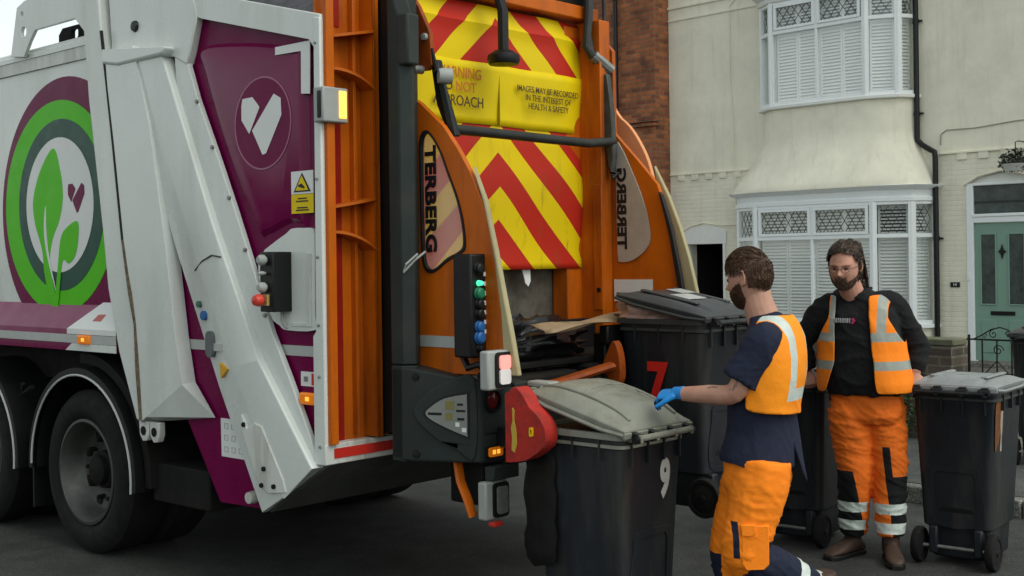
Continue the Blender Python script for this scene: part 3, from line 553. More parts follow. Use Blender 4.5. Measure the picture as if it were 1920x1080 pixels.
b = MB(); b.tb(-.05, .10, .0, 2.5, 3.40, 3.47); b.build('upper_beam', ORANGED, T, bevel=.01)
# --- grey post
def chpost(z0, z1, nm, top=False):
    b = MB(); pts = [(.205, .25), (.285, .25), (.335, .30), (.24, .42), (.205, .42)]
    r0 = [(x, y, z0) for x, y in pts]; r1 = [(x, y, z1) for x, y in pts]; rs = [r0, r1]
    if top: rs.append([(x-.06*(1 if x > .25 else 0), y, z1+.16) for x, y in pts])
    b.rings(rs); b.build(nm, POSTG, T, bevel=.006)
chpost(1.255, 2.93, 'lifter_post', True); chpost(.785, 1.25, 'lifter_post')
MB().box(.275, .352, .248, .33, 2.70, 2.95).build('post_cap', POSTG, T, bevel=.012)
MB().tb(-.2, .05, .345, .40, .9, 3.1).build('post_mounting', BLACK, T)
# --- near lifter side plate
pln = [(-.21, 2.52), (-.24, 2.555), (-.28, 2.53), (-.431, 2.41), (-.53, 2.29), (-.606, 2.18), (-.69, 2.025), (-.73, 1.9), (-.754, 1.774), (-.785, 1.6), (-.799, 1.476), (-.813, 1.22), (-.21, 1.20)]
hole = smooth_loop([(-.278, 2.36), (-.315, 2.395), (-.364, 2.36), (-.42, 2.28), (-.465, 2.185), (-.53, 2.05), (-.566, 1.928), (-.575, 1.82), (-.54, 1.785), (-.46, 1.755), (-.363, 1.70), (-.31, 1.705), (-.285, 1.76), (-.275, 1.9), (-.272, 2.25)], 4)
b = MB(); b.prism(pln, SIDE, .400, .430, holes=[hole]); np_ = b.build('lifter_side_plate', ORANGE, T, bevel=.003)
b = MB(); b.prism(hole, SIDE, .412, .418); b.build('clouded_window', FROST, np_)
h0 = [(-.42+(a+.42)*.93, 2.05+(z-2.05)*.955) for a, z in hole]
b = MB(); b.prism(hole, SIDE, .392, .4115, holes=[h0]); b.build('window_gasket', BLKV, np_, smooth=False)
text('lettering', 'TERBERG', .098, frame_m((.333, .405, 2.055), (0, 0, -1), (1, 0, 0)), BLKV, np_, bold=.0035, sx=1.30, ext=.003)
b = MB(); b.prism([(-.225, 1.335), (-.60, 1.335), (-.60, 1.39), (-.225, 1.39)], SIDE, .395, .399); b.build('reflective_strip', GREYR, np_, smooth=False)
b = MB(); b.prism([(-.625, 2.20), (-.70, 2.04), (-.765, 1.80), (-.818, 1.575), (-.86, 1.40), (-.897, 1.22), (-.815, 1.22), (-.80, 1.476), (-.757, 1.76), (-.692, 2.02)], SIDE, .40, .432); b.build('cream_edge_strip', CREAM, T, bevel=.006)
b = MB(); b.prism([(-.10, 3.2), (-.24, 3.02), (-.318, 2.877), (-.328, 2.72), (-.30, 2.695), (-.20, 2.70), (-.18, 2.6), (-.05, 2.6), (-.05, 3.2)], SIDE, .43, .455); ub = b.build('upper_bracket', ORANGED, T, bevel=.003)
b = MB(); b.lathe([(.001, -.02), (.017, -.018), (.018, 0)], (.29, .43, 2.86), (0, 1, 0), 10); b.build('bolt', LGREY, ub)
b = MB(); b.lathe([(.001, -.11), (.022, -.108), (.022, 0)], (.26, .43, 2.70), (0, 1, 0), 12); b.build('pivot_pin', STEEL, ub)
b = MB(); b.tube([(.21, .36, 2.72), (.20, .33, 2.66), (.215, .34, 2.59), (.22, .39, 2.54)], .022, 8); b.build('pivot_link', POSTG, ub)
b = MB(); b.tube([(.32, .44, 2.80), (.345, .45, 2.69), (.33, .44, 2.68)], .01, 6); b.build('hook', BLACK, ub)
# arms and bar
b = MB(); b.prism([(-.29, 2.74), (-.335, 2.75), (-.37, 2.6), (-.46, 2.36), (-.41, 2.36), (-.33, 2.52)], SIDE, .46, .50); b.build('lift_arm', BLACK, T, bevel=.008)
b = MB(); b.lathe([(.001, -.04), (.035, -.036), (.04, -.02), (.04, .03)], (.385, .47, 2.66), (.5, .8, 0), 16); b.build('arm_roller', LGREY, T)
b = MB(); b.prism([(-.36, 2.62), (-.40, 2.62), (-.47, 2.36), (-.43, 2.36)], SIDE, .445, .458); b.build('roller_stay', POSTG, T, bevel=.004)
b = MB(); b.tube([(.42, .47, 2.398), (.38, .75, 2.405), (.30, 1.3, 2.415), (.26, 1.75, 2.42), (.20, 2.06, 2.455)], .026, 12); b.build('crossbar', mat('dark_bar', (.022, .025, .022), .45, var=.4), T)
b = MB(); b.prism([(-.13, 2.86), (-.18, 2.86), (-.215, 2.6), (-.225, 2.36), (-.20, 2.24), (-.17, 2.36), (-.14, 2.6)], SIDE, 2.03, 2.07); b.build('lift_arm', mat('worn_black_arm', (.05, .056, .052), .45, var=.4, scale=9), T, bevel=.008)
b = MB(); b.tube([(.19, 2.05, 2.32), (.21, 2.03, 2.27), (.24, 2.05, 2.26), (.225, 2.02, 2.23)], .012, 6); b.build('hanging_hook', BLACK, T)
for pts, r in (([(.10, 1.98, 3.45), (.10, 1.97, 3.2), (.10, 1.94, 3.02), (.12, 1.98, 2.96), (.13, 2.10, 2.87), (.15, 2.08, 2.80)], .026), ([(.08, 2.03, 3.45), (.08, 2.0, 3.1), (.12, 1.97, 2.97), (.15, 2.03, 2.90)], .018), ([(.12, 2.09, 3.45), (.1, 2.12, 3.2), (.13, 2.06, 3.02), (.13, 2.0, 2.95)], .012)):
    b = MB(); b.tube(pts, r, 10); b.build('hydraulic_hose', mat('dark_hose', (.04, .042, .04), .5, var=.3), T, bevel=0)
b = MB(); b.tube([(.12, 1.98, 2.97), (.16, 2.10, 2.885)], .036, 10); b.build('hose_clamp', STEEL, T)
b = MB(); b.tube([(.10, 1.13, 3.45), (.13, 1.12, 3.25), (.18, 1.12, 3.10), (.19, 1.11, 2.86)], .030, 10); cm = b.build('camera_stalk', BLACK, T)
b = MB(); b.lathe([(.001, .045), (.05, .04), (.085, .015), (.09, -.01), (.08, -.035), (.001, -.04)], (.19, 1.11, 2.845), (0, 0, 1), 20); b.build('rubber_buffer', BLACK, cm)
# --- far lifter side
far = [(.06, 3.247), (-.07, 3.115), (-.173, 3.005), (-.178, 2.51), (-.35, 2.335), (-.488, 2.187), (-.55, 2.02), (-.59, 1.87), (-.633, 1.657), (-.68, 1.4), (-.70, 1.2), (.06, 1.2)]
fhole = smooth_loop([(-.20, 2.40), (-.235, 2.42), (-.327, 2.243), (-.39, 2.10), (-.43, 1.96), (-.437, 1.861), (-.41, 1.81), (-.358, 1.768), (-.29, 1.738), (-.22, 1.735), (-.205, 1.76), (-.20, 1.9)], 4)
b = MB(); b.prism(far, SIDE, 2.10, 2.13); fp = b.build('lifter_side_plate', ORANGE, T, bevel=.003)
b = MB(); b.prism(fhole, SIDE, 2.088, 2.098); b.build('clouded_window', mat('clouded_grey_window', (.40, .35, .30), .35, var=.15, scale=6), fp)
text('lettering', 'TERBERG', .092, frame_m((.235, 2.086, 2.055), (0, 0, 1), (1, 0, 0)), BLKV, fp, bold=.0035, sx=1.28, ext=.001)
b = MB(); b.prism([(-.515, 2.14), (-.535, 2.12), (-.60, 1.93), (-.66, 1.657), (-.72, 1.3), (-.69, 1.3), (-.64, 1.60), (-.59, 1.87), (-.55, 2.02)], SIDE, 2.07, 2.10); b.build('black_edge_trim', BLKV, T)
b = MB(); b.prism([(-.44, 2.30), (-.54, 2.12), (-.62, 1.93), (-.68, 1.75), (-.731, 1.55), (-.76, 1.3), (-.60, 1.3), (-.50, 1.9)], SIDE, 2.135, 2.165); b.build('cream_edge_strip', CREAM, T, bevel=.006)
b = MB(); b.prism(smooth_loop([(-.0, 2.68), (-.10, 2.62), (-.19, 2.535), (-.285, 2.383), (-.335, 2.235), (-.37, 2.05), (0, 2.05)], 4), SIDE, 2.27, 2.30); b.build('outer_guard', PEACH, T, bevel=.004)
MB().tb(-.16, .05, 1.995, 2.095, 1.2, 3.18).build('inner_post', ORANGE, T, bevel=.006)
MB().tb(-.165, -.10, 1.985, 1.996, 1.45, 2.2).build('post_cover', ORANGE, T, bevel=.004)
b = MB(); b.lathe([(.001, .01), (.014, .009), (.015, 0)], (.14, 1.985, 1.57), (0, -1, 0), 6); b.build('bolt_hole', BLACK, T)
b = MB(); b.prism([(-.17, 1.50), (-.45, 1.50), (-.45, 1.63), (-.17, 1.63)], SIDE, 2.092, 2.098); s_ = b.build('white_sticker', VINW, fp, smooth=False)
b = MB(); b.prism([(-.19, 1.545), (-.43, 1.545), (-.43, 1.552), (-.19, 1.552)], SIDE, 2.088, 2.091); b.build('printed_line', BLKV, s_, smooth=False)
# --- button box on the near side plate
bb = MB().tb(-.70, -.585, .30, .43, 1.30, 1.785).build('button_box', BLACK, T, bevel=.01)
for i, (z, r, m) in enumerate(((1.715, .026, BLACK), (1.648, .012, GRNL), (1.60, .026, GRNB), (1.55, .022, BLACK), (1.505, .022, BLACK), (1.445, .025, BLUEB), (1.395, .028, BLUEB), (1.345, .016, BLACK))):
    b = MB(); b.lathe([(.001, .028), (r*.7, .027), (r, .02), (r, .008), (r*1.15, .006), (r*1.15, 0)], (.70, .352, z), (1, 0, 0), 16); b.build('push_button', m, bb)
for z in (1.69, 1.645, 1.60, 1.555, 1.51, 1.465, 1.42):
    MB().box(.70, .703, .388, .412, z-.010, z+.010).build('label', VINW, bb)
b = MB(); b.tube([(.60, .35, 1.30), (.64, .34, 1.25), (.70, .35, 1.27), (.73, .38, 1.22), (.66, .40, 1.21)], .018, 8); b.build('cable', BLACK, bb)
b = MB(); b.tube([(.34, .36, 1.80), (.33, .30, 1.76), (.30, .25, 1.70), (.32, .25, 1.74), (.35, .30, 1.79)], .006, 6); b.build('cable_tie', LGREY, T)
# --- lower grey housing with lamps
P2 = Vector((-.335, .25)); P4 = Vector((-.65, .383))
plan = [(-.20, .25), (-.335, .25), (-.65, .383), (-.665, .40), (-.665, .64), (-.20, .64)]
b = MB(); b.rings([[(-u, v, z0) for (u, v), z0 in zip(plan, zz)] for zz in ((.79, .79, .795, .80, .78, .79), (1.245, 1.245, 1.19, 1.185, 1.17, 1.245))]); hz = b.build('rear_lamp_housing', POSTG, T, bevel=.014, seg=3)
dsl = (P4-P2).normalized(); nrm = Vector((-dsl.y, dsl.x)); 
if nrm.y > 0: nrm = -nrm
def SL(a, z, t): p = P2+dsl*a+nrm*t; return (-p.x, p.y, z)
SLF = lambda a, bz, t: SL(a, bz, t)
b = MB(); b.prism(smooth_loop([(.02, 1.03), (.10, 1.13), (.22, 1.19), (.335, 1.19), (.335, .83), (.24, .86), (.12, .92)], 5), SLF, -.01, .012); b.build('raised_arrow_moulding', POSTG, hz, bevel=.01, seg=3)
tri = smooth_loop([(.075, 1.03), (.10, 1.06), (.18, 1.11), (.30, 1.135), (.31, 1.12), (.31, .93), (.30, .915), (.18, .96), (.10, 1.0)], 4)
b = MB(); b.prism(tri, SLF, .010, .0145); b.build('black_border', BLKV, hz, smooth=False)
b = MB(); b.prism([(.195+(a-.195)*.90, 1.027+(z-1.027)*.88) for a, z in tri], SLF, .0145, .0165); sg = b.build('instruction_sign', mat('grey_sign', (.22, .23, .21), .5, var=.1), hz, smooth=False)
for (a0, a1, z0, z1, m) in ((.10, .17, 1.022, 1.034, BLKV), (.19, .235, 1.05, 1.09, mat('dull_yellow', (.20, .18, .06), .5)), (.19, .225, 1.0, 1.035, mat('dull_yellow', (.20, .18, .06), .5)), (.245, .29, 1.04, 1.05, BLKV), (.25, .28, 1.07, 1.08, BLKV), (.24, .26, .97, .99, VINW), (.272, .295, .945, .965, VINW), (.25, .285, 1.0, 1.012, BLKV)):
    b = MB(); b.prism([(a0, z0), (a1, z0), (a1, z1), (a0, z1)], SLF, .0165, .018); b.build('printed_symbol', m, sg, smooth=False)
for a, z in ((.03, 1.20), (.03, .83)):
    b = MB(); b.lathe([(.001, .008), (.018, .007), (.02, 0)], SL(a, z, 0), (-nrm.x, nrm.y, 0), 10); b.build('screw', BLACK, hz)
b = MB(); b.lathe([(.06, .0), (.06, .012), (.045, .014), (.043, -.01)], (.665, .475, 1.09), (1, 0, 0), 24); b.build('lamp_bezel', BLACK, hz)
b = MB(); b.lathe([(.001, .012), (.03, .010), (.043, .0)], (.665, .475, 1.09), (1, 0, 0), 24); b.build('round_lamp', LDRED, hz)
b = MB(); b.prism(rrect(.415, .935, .585, 1.02, .008), REAR, -.672, -.664); b.build('recess', mat('dark_recess', (.02, .024, .024), .5), hz)
b = MB(); b.prism(rrect(.42, .815, .535, .875, .012), REAR, -.678, -.664); b.build('lamp_bezel', BLACK, hz)
l = MB(); l.prism(rrect(.43, .823, .525, .867, .01), REAR, -.686, -.676); l = l.build('amber_lamp', AMB, hz)
for v in (.462, .492): MB().tb(-.689, -.685, v-.010, v+.010, .835, .855).build('bulb', AMB2, l, bevel=.004)
def workl(v, z, lit, du=0):
    nb = len(bpy.data.objects)
    b = MB(); b.tb(-.70, -.645, v, v+.155, z, z+.18); f = b.build('work_lamp', LGREY if not lit else LGREY, T, bevel=.01)
    b = MB(); b.prism(rrect(v+.045, z+.008, v+.150, z+.172, .02), REAR, -.712, -.699); b.build('bezel', BLACK, f)
    b = MB(); b.prism(rrect(v+.062, z+.025, v+.135, z+(.095 if lit else .155), .015), REAR, -.720, -.710); b.build('lens', LWHT if lit else mat('grey_lens', (.16, .17, .15), .2, var=.2, scale=60, bump=.6, bscale=160), f)
    if lit: b = MB(); b.prism(rrect(v+.062, z+.094, v+.135, z+.158, .015), REAR, -.7205, -.7105); b.build('lens', LREDL, f)
    f.location.x = du; return f
workl(.262, 1.160, True, .14)
f = workl(.385, .53, False)
b = MB(); b.box(.66, .72, .42, .60, .715, .78); b.build('lamp_bracket', POSTG, T, bevel=.006)
b = MB(); b.tube([(.50, .40, .80), (.53, .39, .70), (.58, .385, .62), (.60, .40, .54)], (.03), 8, flat=.5); b.build('orange_bracket', ORANGE, T)
MB().box(.40, .62, .45, .60, .58, .80).build('mounting_box', DARK, T, bevel=.01)
b = MB(); b.box(.70, .74, .40, .46, .505, .525); b.build('red_reflector', REFRED, T, bevel=.004)
# --- red guard
rg = [(-.71, 1.15), (-.944, 1.165), (-.975, 1.182), (-1.0, 1.182), (-1.03, 1.166), (-1.06, 1.145), (-1.10, 1.10), (-1.15, 1.075), (-1.19, 1.05), (-1.225, 1.01), (-1.23, .965), (-1.215, .93), (-1.165, .90), (-1.11, .875), (-1.07, .86), (-1.02, .85), (-.94, .84), (-.71, .84)]
rg = [(-.905+(a+.905)*.74 if a < -.9 else -.905, z) for a, z in rg]
b = MB(); b.prism(rg, SIDE, .30, .385); g = b.build('red_guard', REDG, T, bevel=.018, seg=3)
b = MB(); b.prism(rrect(-1.075, .97, -1.055, 1.01, .006), SIDE, .292, .30, holes=[rrect(-1.070, .98, -1.060, 1.0, .004)]); b.build('label', YEL, g)
b = MB(); b.prism([(-.955, 1.09), (-.965, 1.075), (-.962, 1.04), (-.974, .99), (-.978, .93), (-.965, .89), (-.948, .90), (-.952, .96), (-.946, 1.0), (-.956, 1.03)], SIDE, .294, .30); b.build('worn_yellow_label', mat('dull_yellow2', (.5, .36, .05), .5), g)
MB().tb(-1.03, -.95, .386, .46, .90, 1.06).build('guard_mount', BLACK, T, bevel=.02)
b = MB(); b.box(.68, .86, .42, .56, 1.165, 1.185); b.build('step_plate', POSTG, T, bevel=.004)
b = MB(); b.box(.86, 1.0, .50, .58, 1.16, 1.19).box(.95, .98, .48, .54, 1.13, 1.17); b.build('latch_piece', mat('pale_latch', (.3, .3, .27), .6), T, bevel=.01)
# comb lift frames, hopper lip and rave rail
b = MB(); b.box(.10, .55, .47, 2.03, 1.20, 1.235); b.build('hopper_lip', DARK, T, bevel=.01)
b = MB(); b.box(.02, .10, .47, 2.03, .80, 1.40); b.build('hopper_front_wall', DARK, T)
b = MB(); b.box(.45, .62, .47, 1.20, .78, 1.18); b.build('lift_carriage', DARK, T, bevel=.02)
b = MB(); b.box(.45, .60, 1.30, 2.03, .78, 1.20); b.build('lift_carriage', DARK, T, bevel=.02)
b = MB(); b.box(.62, .68, 1.36, 1.95, 1.30, 1.40).box(.55, .63, 1.4, 1.9, 1.1, 1.36); b.build('lift_comb', BLACK, T, bevel=.01)
b = MB(); b.box(.80, .90, .46, .96, .94, .99).box(.6, .82, .5, .9, .86, .96); b.build('lift_comb', BLACK, T, bevel=.01)
b = MB(); b.tube([(.62, .62, 1.10), (.72, .90, 1.14), (.78, 1.25, 1.20)], (.045), 8, flat=.5); b.build('orange_lift_arm', ORANGED, T)
b = MB(); b.prism(smooth_loop([(-.72, 1.18), (-.75, 1.27), (-.79, 1.33), (-.825, 1.27), (-.835, 1.15), (-.80, 1.10)], 4), SIDE, 1.26, 1.31); b.build('orange_lift_plate', ORANGED, T, bevel=.006)
b = MB(); b.box(.42, .452, .85, 1.30, 1.31, 1.345); b.build('red_reflector_bar', mat('dim_red', (.16, .01, .012), .4), T)
# black flap
b = MB(); rs = []
for i in range(9):
    z = .86-.48*i/8; rs.append([(.92+.012*math.sin(i*1.7), .42, z+.01*math.sin(i)), (.98, .415+.006*math.sin(i*1.3), z-.02*(i == 8)), (1.05, .405+.01*math.sin(i*2.1), z), (1.105+.008*math.sin(i*2.3), .41, z+.015)])
b.rings(rs, closed=False, cap=False); b.build('rubber_flap', DARK, T, solid=.012)

# --- wheels, mudguards, chassis
def wheel(u, vo, side=1):
    ty = MB(); o = (-u, vo, .498); ax = (0, side, 0)
    ty.lathe([(.325, .03), (.345, .008), (.38, -.002), (.44, .004), (.478, .025), (.498, .05), (.498, .26), (.47, .30), (.35, .30), (.325, .28)], o, ax, 64)
    tyre = ty.build('tyre', RUB, None); return tyre, o, ax
def full_wheel(u, vo, side=1):
    tyre, o, ax = wheel(u, vo, side); tyre.name = 'wheel'; tyre.parent = T
    b = MB(); b.lathe([(.326, .03), (.322, .012), (.306, .010), (.302, .018), (.288, .03), (.280, .06), (.262, .09), (.252, .14), (.235, .150), (.20, .160), (.17, .172), (.14, .175), (.001, .176)], o, ax, 56); rim = b.build('rim', RIM, tyre, ang=50)
    b = MB(); b.lathe([(.001, .07), (.07, .072), (.088, .085), (.092, .12), (.115, .125), (.12, .175)], o, ax, 32); b.build('hub', DARK, tyre)
    for k in range(10):
        a = 2*math.pi*k/10; b = MB(); b.lathe([(.001, -.035), (.012, -.034), (.015, 0), (.015, .02)], (o[0]+.185*math.cos(a), vo+side*.155, o[2]+.185*math.sin(a)), ax, 6); b.build('wheel_nut', DARK, tyre)
    for k in range(8):
        a = 2*math.pi*(k+.5)/8; b = MB(); b.lathe([(.001, -.004), (.030, -.003), (.031, .02)], (o[0]+.225*math.cos(a), vo+side*.150, o[2]+.225*math.sin(a)), ax, 14); b.build('hand_hole', BLACK, tyre)
full_wheel(2.30, .0); full_wheel(3.72, .0); full_wheel(7.6, .0)
full_wheel(2.30, 2.5, -1); full_wheel(3.72, 2.5, -1); full_wheel(7.6, 2.5, -1)
for u in (2.30, 3.72):
    for v in (.32, 2.18):
        ty, o, ax = wheel(u, v, 1 if v < 1 else -1); ty.name = 'inner_tyre'; ty.parent = T
    b = MB(); b.lathe([(.59, -.03), (.635, -.03), (.635, -.01), (.625, .5), (.60, .5), (.59, 0)], (-(u-.0), .0, .50), (0, 1, 0), 40, arc=(5, -183, (1, 0, 0))); mg = b.build('mudguard', BLACK, T, ang=50)
    b = MB(); b.tube([(-u+.592*math.cos(R(a)), -.034, .50+.592*math.sin(R(a))) for a in range(-6, 184, 6)], .007, 6); b.build('pale_edge_trim', mat('pale_trim', (.42, .44, .42), .4), mg)
b = MB(); b.lathe([(.66, .02), (.72, .02), (.72, .5), (.66, .5)], (-2.30, .0, .50), (0, 1, 0), 30, arc=(2, -95, (1, 0, 0))); b.build('rear_mudwing', DARK, T)
b = MB(); b.box(-2.985, -2.965, .02, .55, .2, .75).build('mudflap', BLACK, T)
b = MB(); b.box(-1.62, -1.06, .06, .5, .40, .62).build('chassis_step', DARK, T, bevel=.01)
MB().tb(.6, 9.0, .75, .95, .68, .98).build('chassis_rail', DARK, T); MB().tb(.6, 9.0, 1.55, 1.75, .68, .98).build('chassis_rail', DARK, T)
MB().tb(2.0, 6.3, .3, 2.2, 1.0, 1.24).build('subframe', DARK, T)
MB().tb(2.2, 2.4, .5, 2.0, .40, .60).build('axle', DARK, T); MB().tb(3.62, 3.82, .5, 2.0, .40, .60).build('axle', DARK, T)
MB().tb(1.0, 1.5, .6, 1.9, .55, .9).build('rear_crossmember', DARK, T)
MB().tb(4.4, 6.2, .08, .5, .45, 1.1).build('side_guard', mat('side_guard_white', (.5, .52, .5), .4), T, bevel=.03)
b = MB(); b.tube([(-2.93, .0, .98), (-3.03, -.02, .93), (-3.0, -.03, 1.0)], .016, 8); b.build('bracket', DARK, T)
# cab, out of frame ahead of the container
b = MB(); b.prism([(6.5, .55), (8.7, .55), (8.78, 1.4), (8.6, 2.75), (8.4, 2.9), (6.5, 2.9)], SIDE, .0, 2.5, holes=[]); cab = b.build('cab', WHITE, T, bevel=.06, seg=3)
b = MB(); b.prism([(7.2, 1.75), (8.45, 1.75), (8.40, 2.55), (7.2, 2.6)], SIDE, -.004, .01); b.build('side_window', GLASSD, cab, smooth=False)
b = MB(); b.prism(circ(7.6, .5, .62, 30, 0, 180), SIDE, -.006, .02); b.build('wheel_arch', BLACK, cab, smooth=False)

# ================================================================== cream terraced house
house = thing('terraced_house', 'cream rendered terraced house with white bay windows and sage green front door', 'house', FO, HRZ)
Hs = house
door_open = [(.75, .14), (1.78, .14), (1.78, 2.80), (1.6, 2.90), (1.3, 2.955), (1.0, 2.90), (.75, 2.80)]
alley = [(-4.41, .13), (-3.64, .13), (-3.64, 2.0), (-4.41, 2.0)]
lowwin = [(-2.95, .85), (.05, .85), (.05, 2.5), (-2.95, 2.5)]; upwin = [(-2.55, 4.3), (-.15, 4.3), (-.15, 5.85), (-2.55, 5.85)]
b = MB(); b.prism([(-4.79, 3.25), (9.5, 3.25), (9.5, 7.4), (-4.79, 7.4)], WALLF, 0, .25, holes=[upwin]); b.build('wall', WALL, Hs)
b = MB(); b.prism([(-4.79, .0), (9.5, .0), (9.5, 3.248), (-4.79, 3.248)], WALLF, .0, .25, holes=[door_open, alley, lowwin]); b.build('painted_brick_wall', WALLB, Hs)
b = MB()
for (x0, x1, z0, z1) in ((-3.2, .2, .3, 2.8), (-2.8, .1, 4.0, 6.2), (-4.5, -3.5, .0, 2.2)):
    if x1 < -3: continue
    b.prism([(x0, z0), (x1, z0), (x1, z1), (x0, z1)], WALLF, 1.9, 1.95); b.box(x0-.02, x0, .25, 1.9, z0, z1).box(x1, x1+.02, .25, 1.9, z0, z1).box(x0, x1, .25, 1.9, z0-.02, z0).box(x0, x1, .25, 1.9, z1, z1+.02)
b.build('interior', ROOM, Hs)
b = MB(); b.box(-4.52, -4.5, .25, 3, 0, 2.2).box(-3.5, -3.48, .25, 3, 0, 2.2).box(-4.5, -3.5, 2.98, 3, 0, 2.2).box(-4.5, -3.5, .25, 2.98, 2.2, 2.22); b.build('alley_passage', mat('shade_painted_passage', (.012, .012, .012), .9), Hs)  # near-black walls: the passage's deep shade is put into their colour
# string course with dentils
b = MB(); b.box(-4.78, -3.10, -.035, .01, 3.235, 3.262).box(.34, 9.5, -.035, .01, 3.255, 3.283); b.split('string_course', WALL, Hs, bevel=.004)
b = MB(); x = -4.6
while x < -3.3: b.box(x, x+.15, -.03, .0, 3.135, 3.234); x += .30
x = .62
while x < 9.3: b.box(x, x+.15, -.03, .0, 3.155, 3.254); x += .33
b.split('dentil', WALLB, Hs, bevel=.006)
b = MB(); b.box(-4.79, -2.7, -.03, .01, 6.22, 6.26).box(-4.79, -2.7, -.02, .0, 6.0, 6.03); b.split('upper_string', WALL, Hs)
b = MB(); b.box(-3.9, 9.5, -.25, .0, 7.4, 7.5).box(-4.79, -3.9, -.25, .0, 7.4, 7.5); b.build('eaves', WPAINT, Hs)
# alley arch
b = MB(); b.prism([(-4.50, 2.0), (-3.57, 2.0), (-3.57, 2.22), (-3.75, 2.30), (-4.03, 2.34), (-4.32, 2.30), (-4.50, 2.22)], WALLF, -.02, .0); b.build('alley_arch_panel', WPAINT, Hs, bevel=.006)
b = MB(); b.tube([(-4.53, -.025, 2.22), (-4.32, -.03, 2.32), (-4.03, -.03, 2.37), (-3.73, -.03, 2.32), (-3.0, -.015, 2.32)], .012, 6); b.build('arch_moulding', WALLB, Hs)
b = MB(); b.box(-3.64, -3.59, -.03, .20, .13, 2.0).box(-4.46, -4.41, -.03, .2, .13, 2.0); b.split('alley_door_frame', WPAINT, Hs, bevel=.004)
# bay geometry
LP = [(-3.22, .0), (-3.05, -.36), (-2.55, -.6), (-.43, -.6), (.08, -.38), (.27, .0)]
UPn = [(-2.72, .0), (-2.60, -.28), (-2.28, -.5), (-.58, -.5), (-.15, -.30), (.0, .0)]
def outset(P, d): 
    cx = sum(p[0] for p in P)/len(P); return [(cx+(x-cx)*(1+d/1.4), y-(d if y < 0 else 0)) for x, y in P]
b = MB(); b.rings([[(x, y, z) for x, y in LP] for z in (.0, .68)], closed=True); b.build('bay_base', WALLB, Hs)
b = MB(); b.rings([[(x, y, z) for x, y in outset(LP, .05)] for z in (.66, .72)]); b.build('bay_sill', UPVC, Hs, bevel=.01)
b = MB(); b.rings([[(x, y, z) for x, y in outset(LP, d)] for z, d in ((2.56, .0), (2.57, .04), (2.63, .04), (2.64, .02), (2.74, .03), (2.78, .10), (2.81, .12))]); b.build('bay_cornice', UPVC, Hs, bevel=.006)
rs = []
for i in range(15):
    t = i/14; z = 2.83+(4.14-2.83)*t
    k = max(0, (3.62-z)/(3.62-2.83)); k = k**1.25
    rs.append([(a[0]*k+c[0]*(1-k), a[1]*k+c[1]*(1-k)-(0 if a[1] == 0 else .10*k), z) for a, c in zip([(x*1.0, y) for x, y in outset(LP, .035)], UPn)])
b = MB(); b.rings([[(x, y, 2.80) for x, y, _ in rs[0]]]+rs); b.build('flared_bay_skirt', WALL, Hs, ang=50)
b = MB(); b.rings([[(x, y, z) for x, y in outset(UPn, .06)] for z in (4.14, 4.20)]); b.build('bay_sill', WPAINT, Hs, bevel=.012)
b = MB(); b.rings([[(x, y, z) for x, y in outset(UPn, d)] for z, d in ((5.86, .0), (5.87, .05), (5.95, .06), (6.0, .12), (6.06, .14), (7.0, .14))]); b.build('bay_cornice', WPAINT, Hs, bevel=.01)
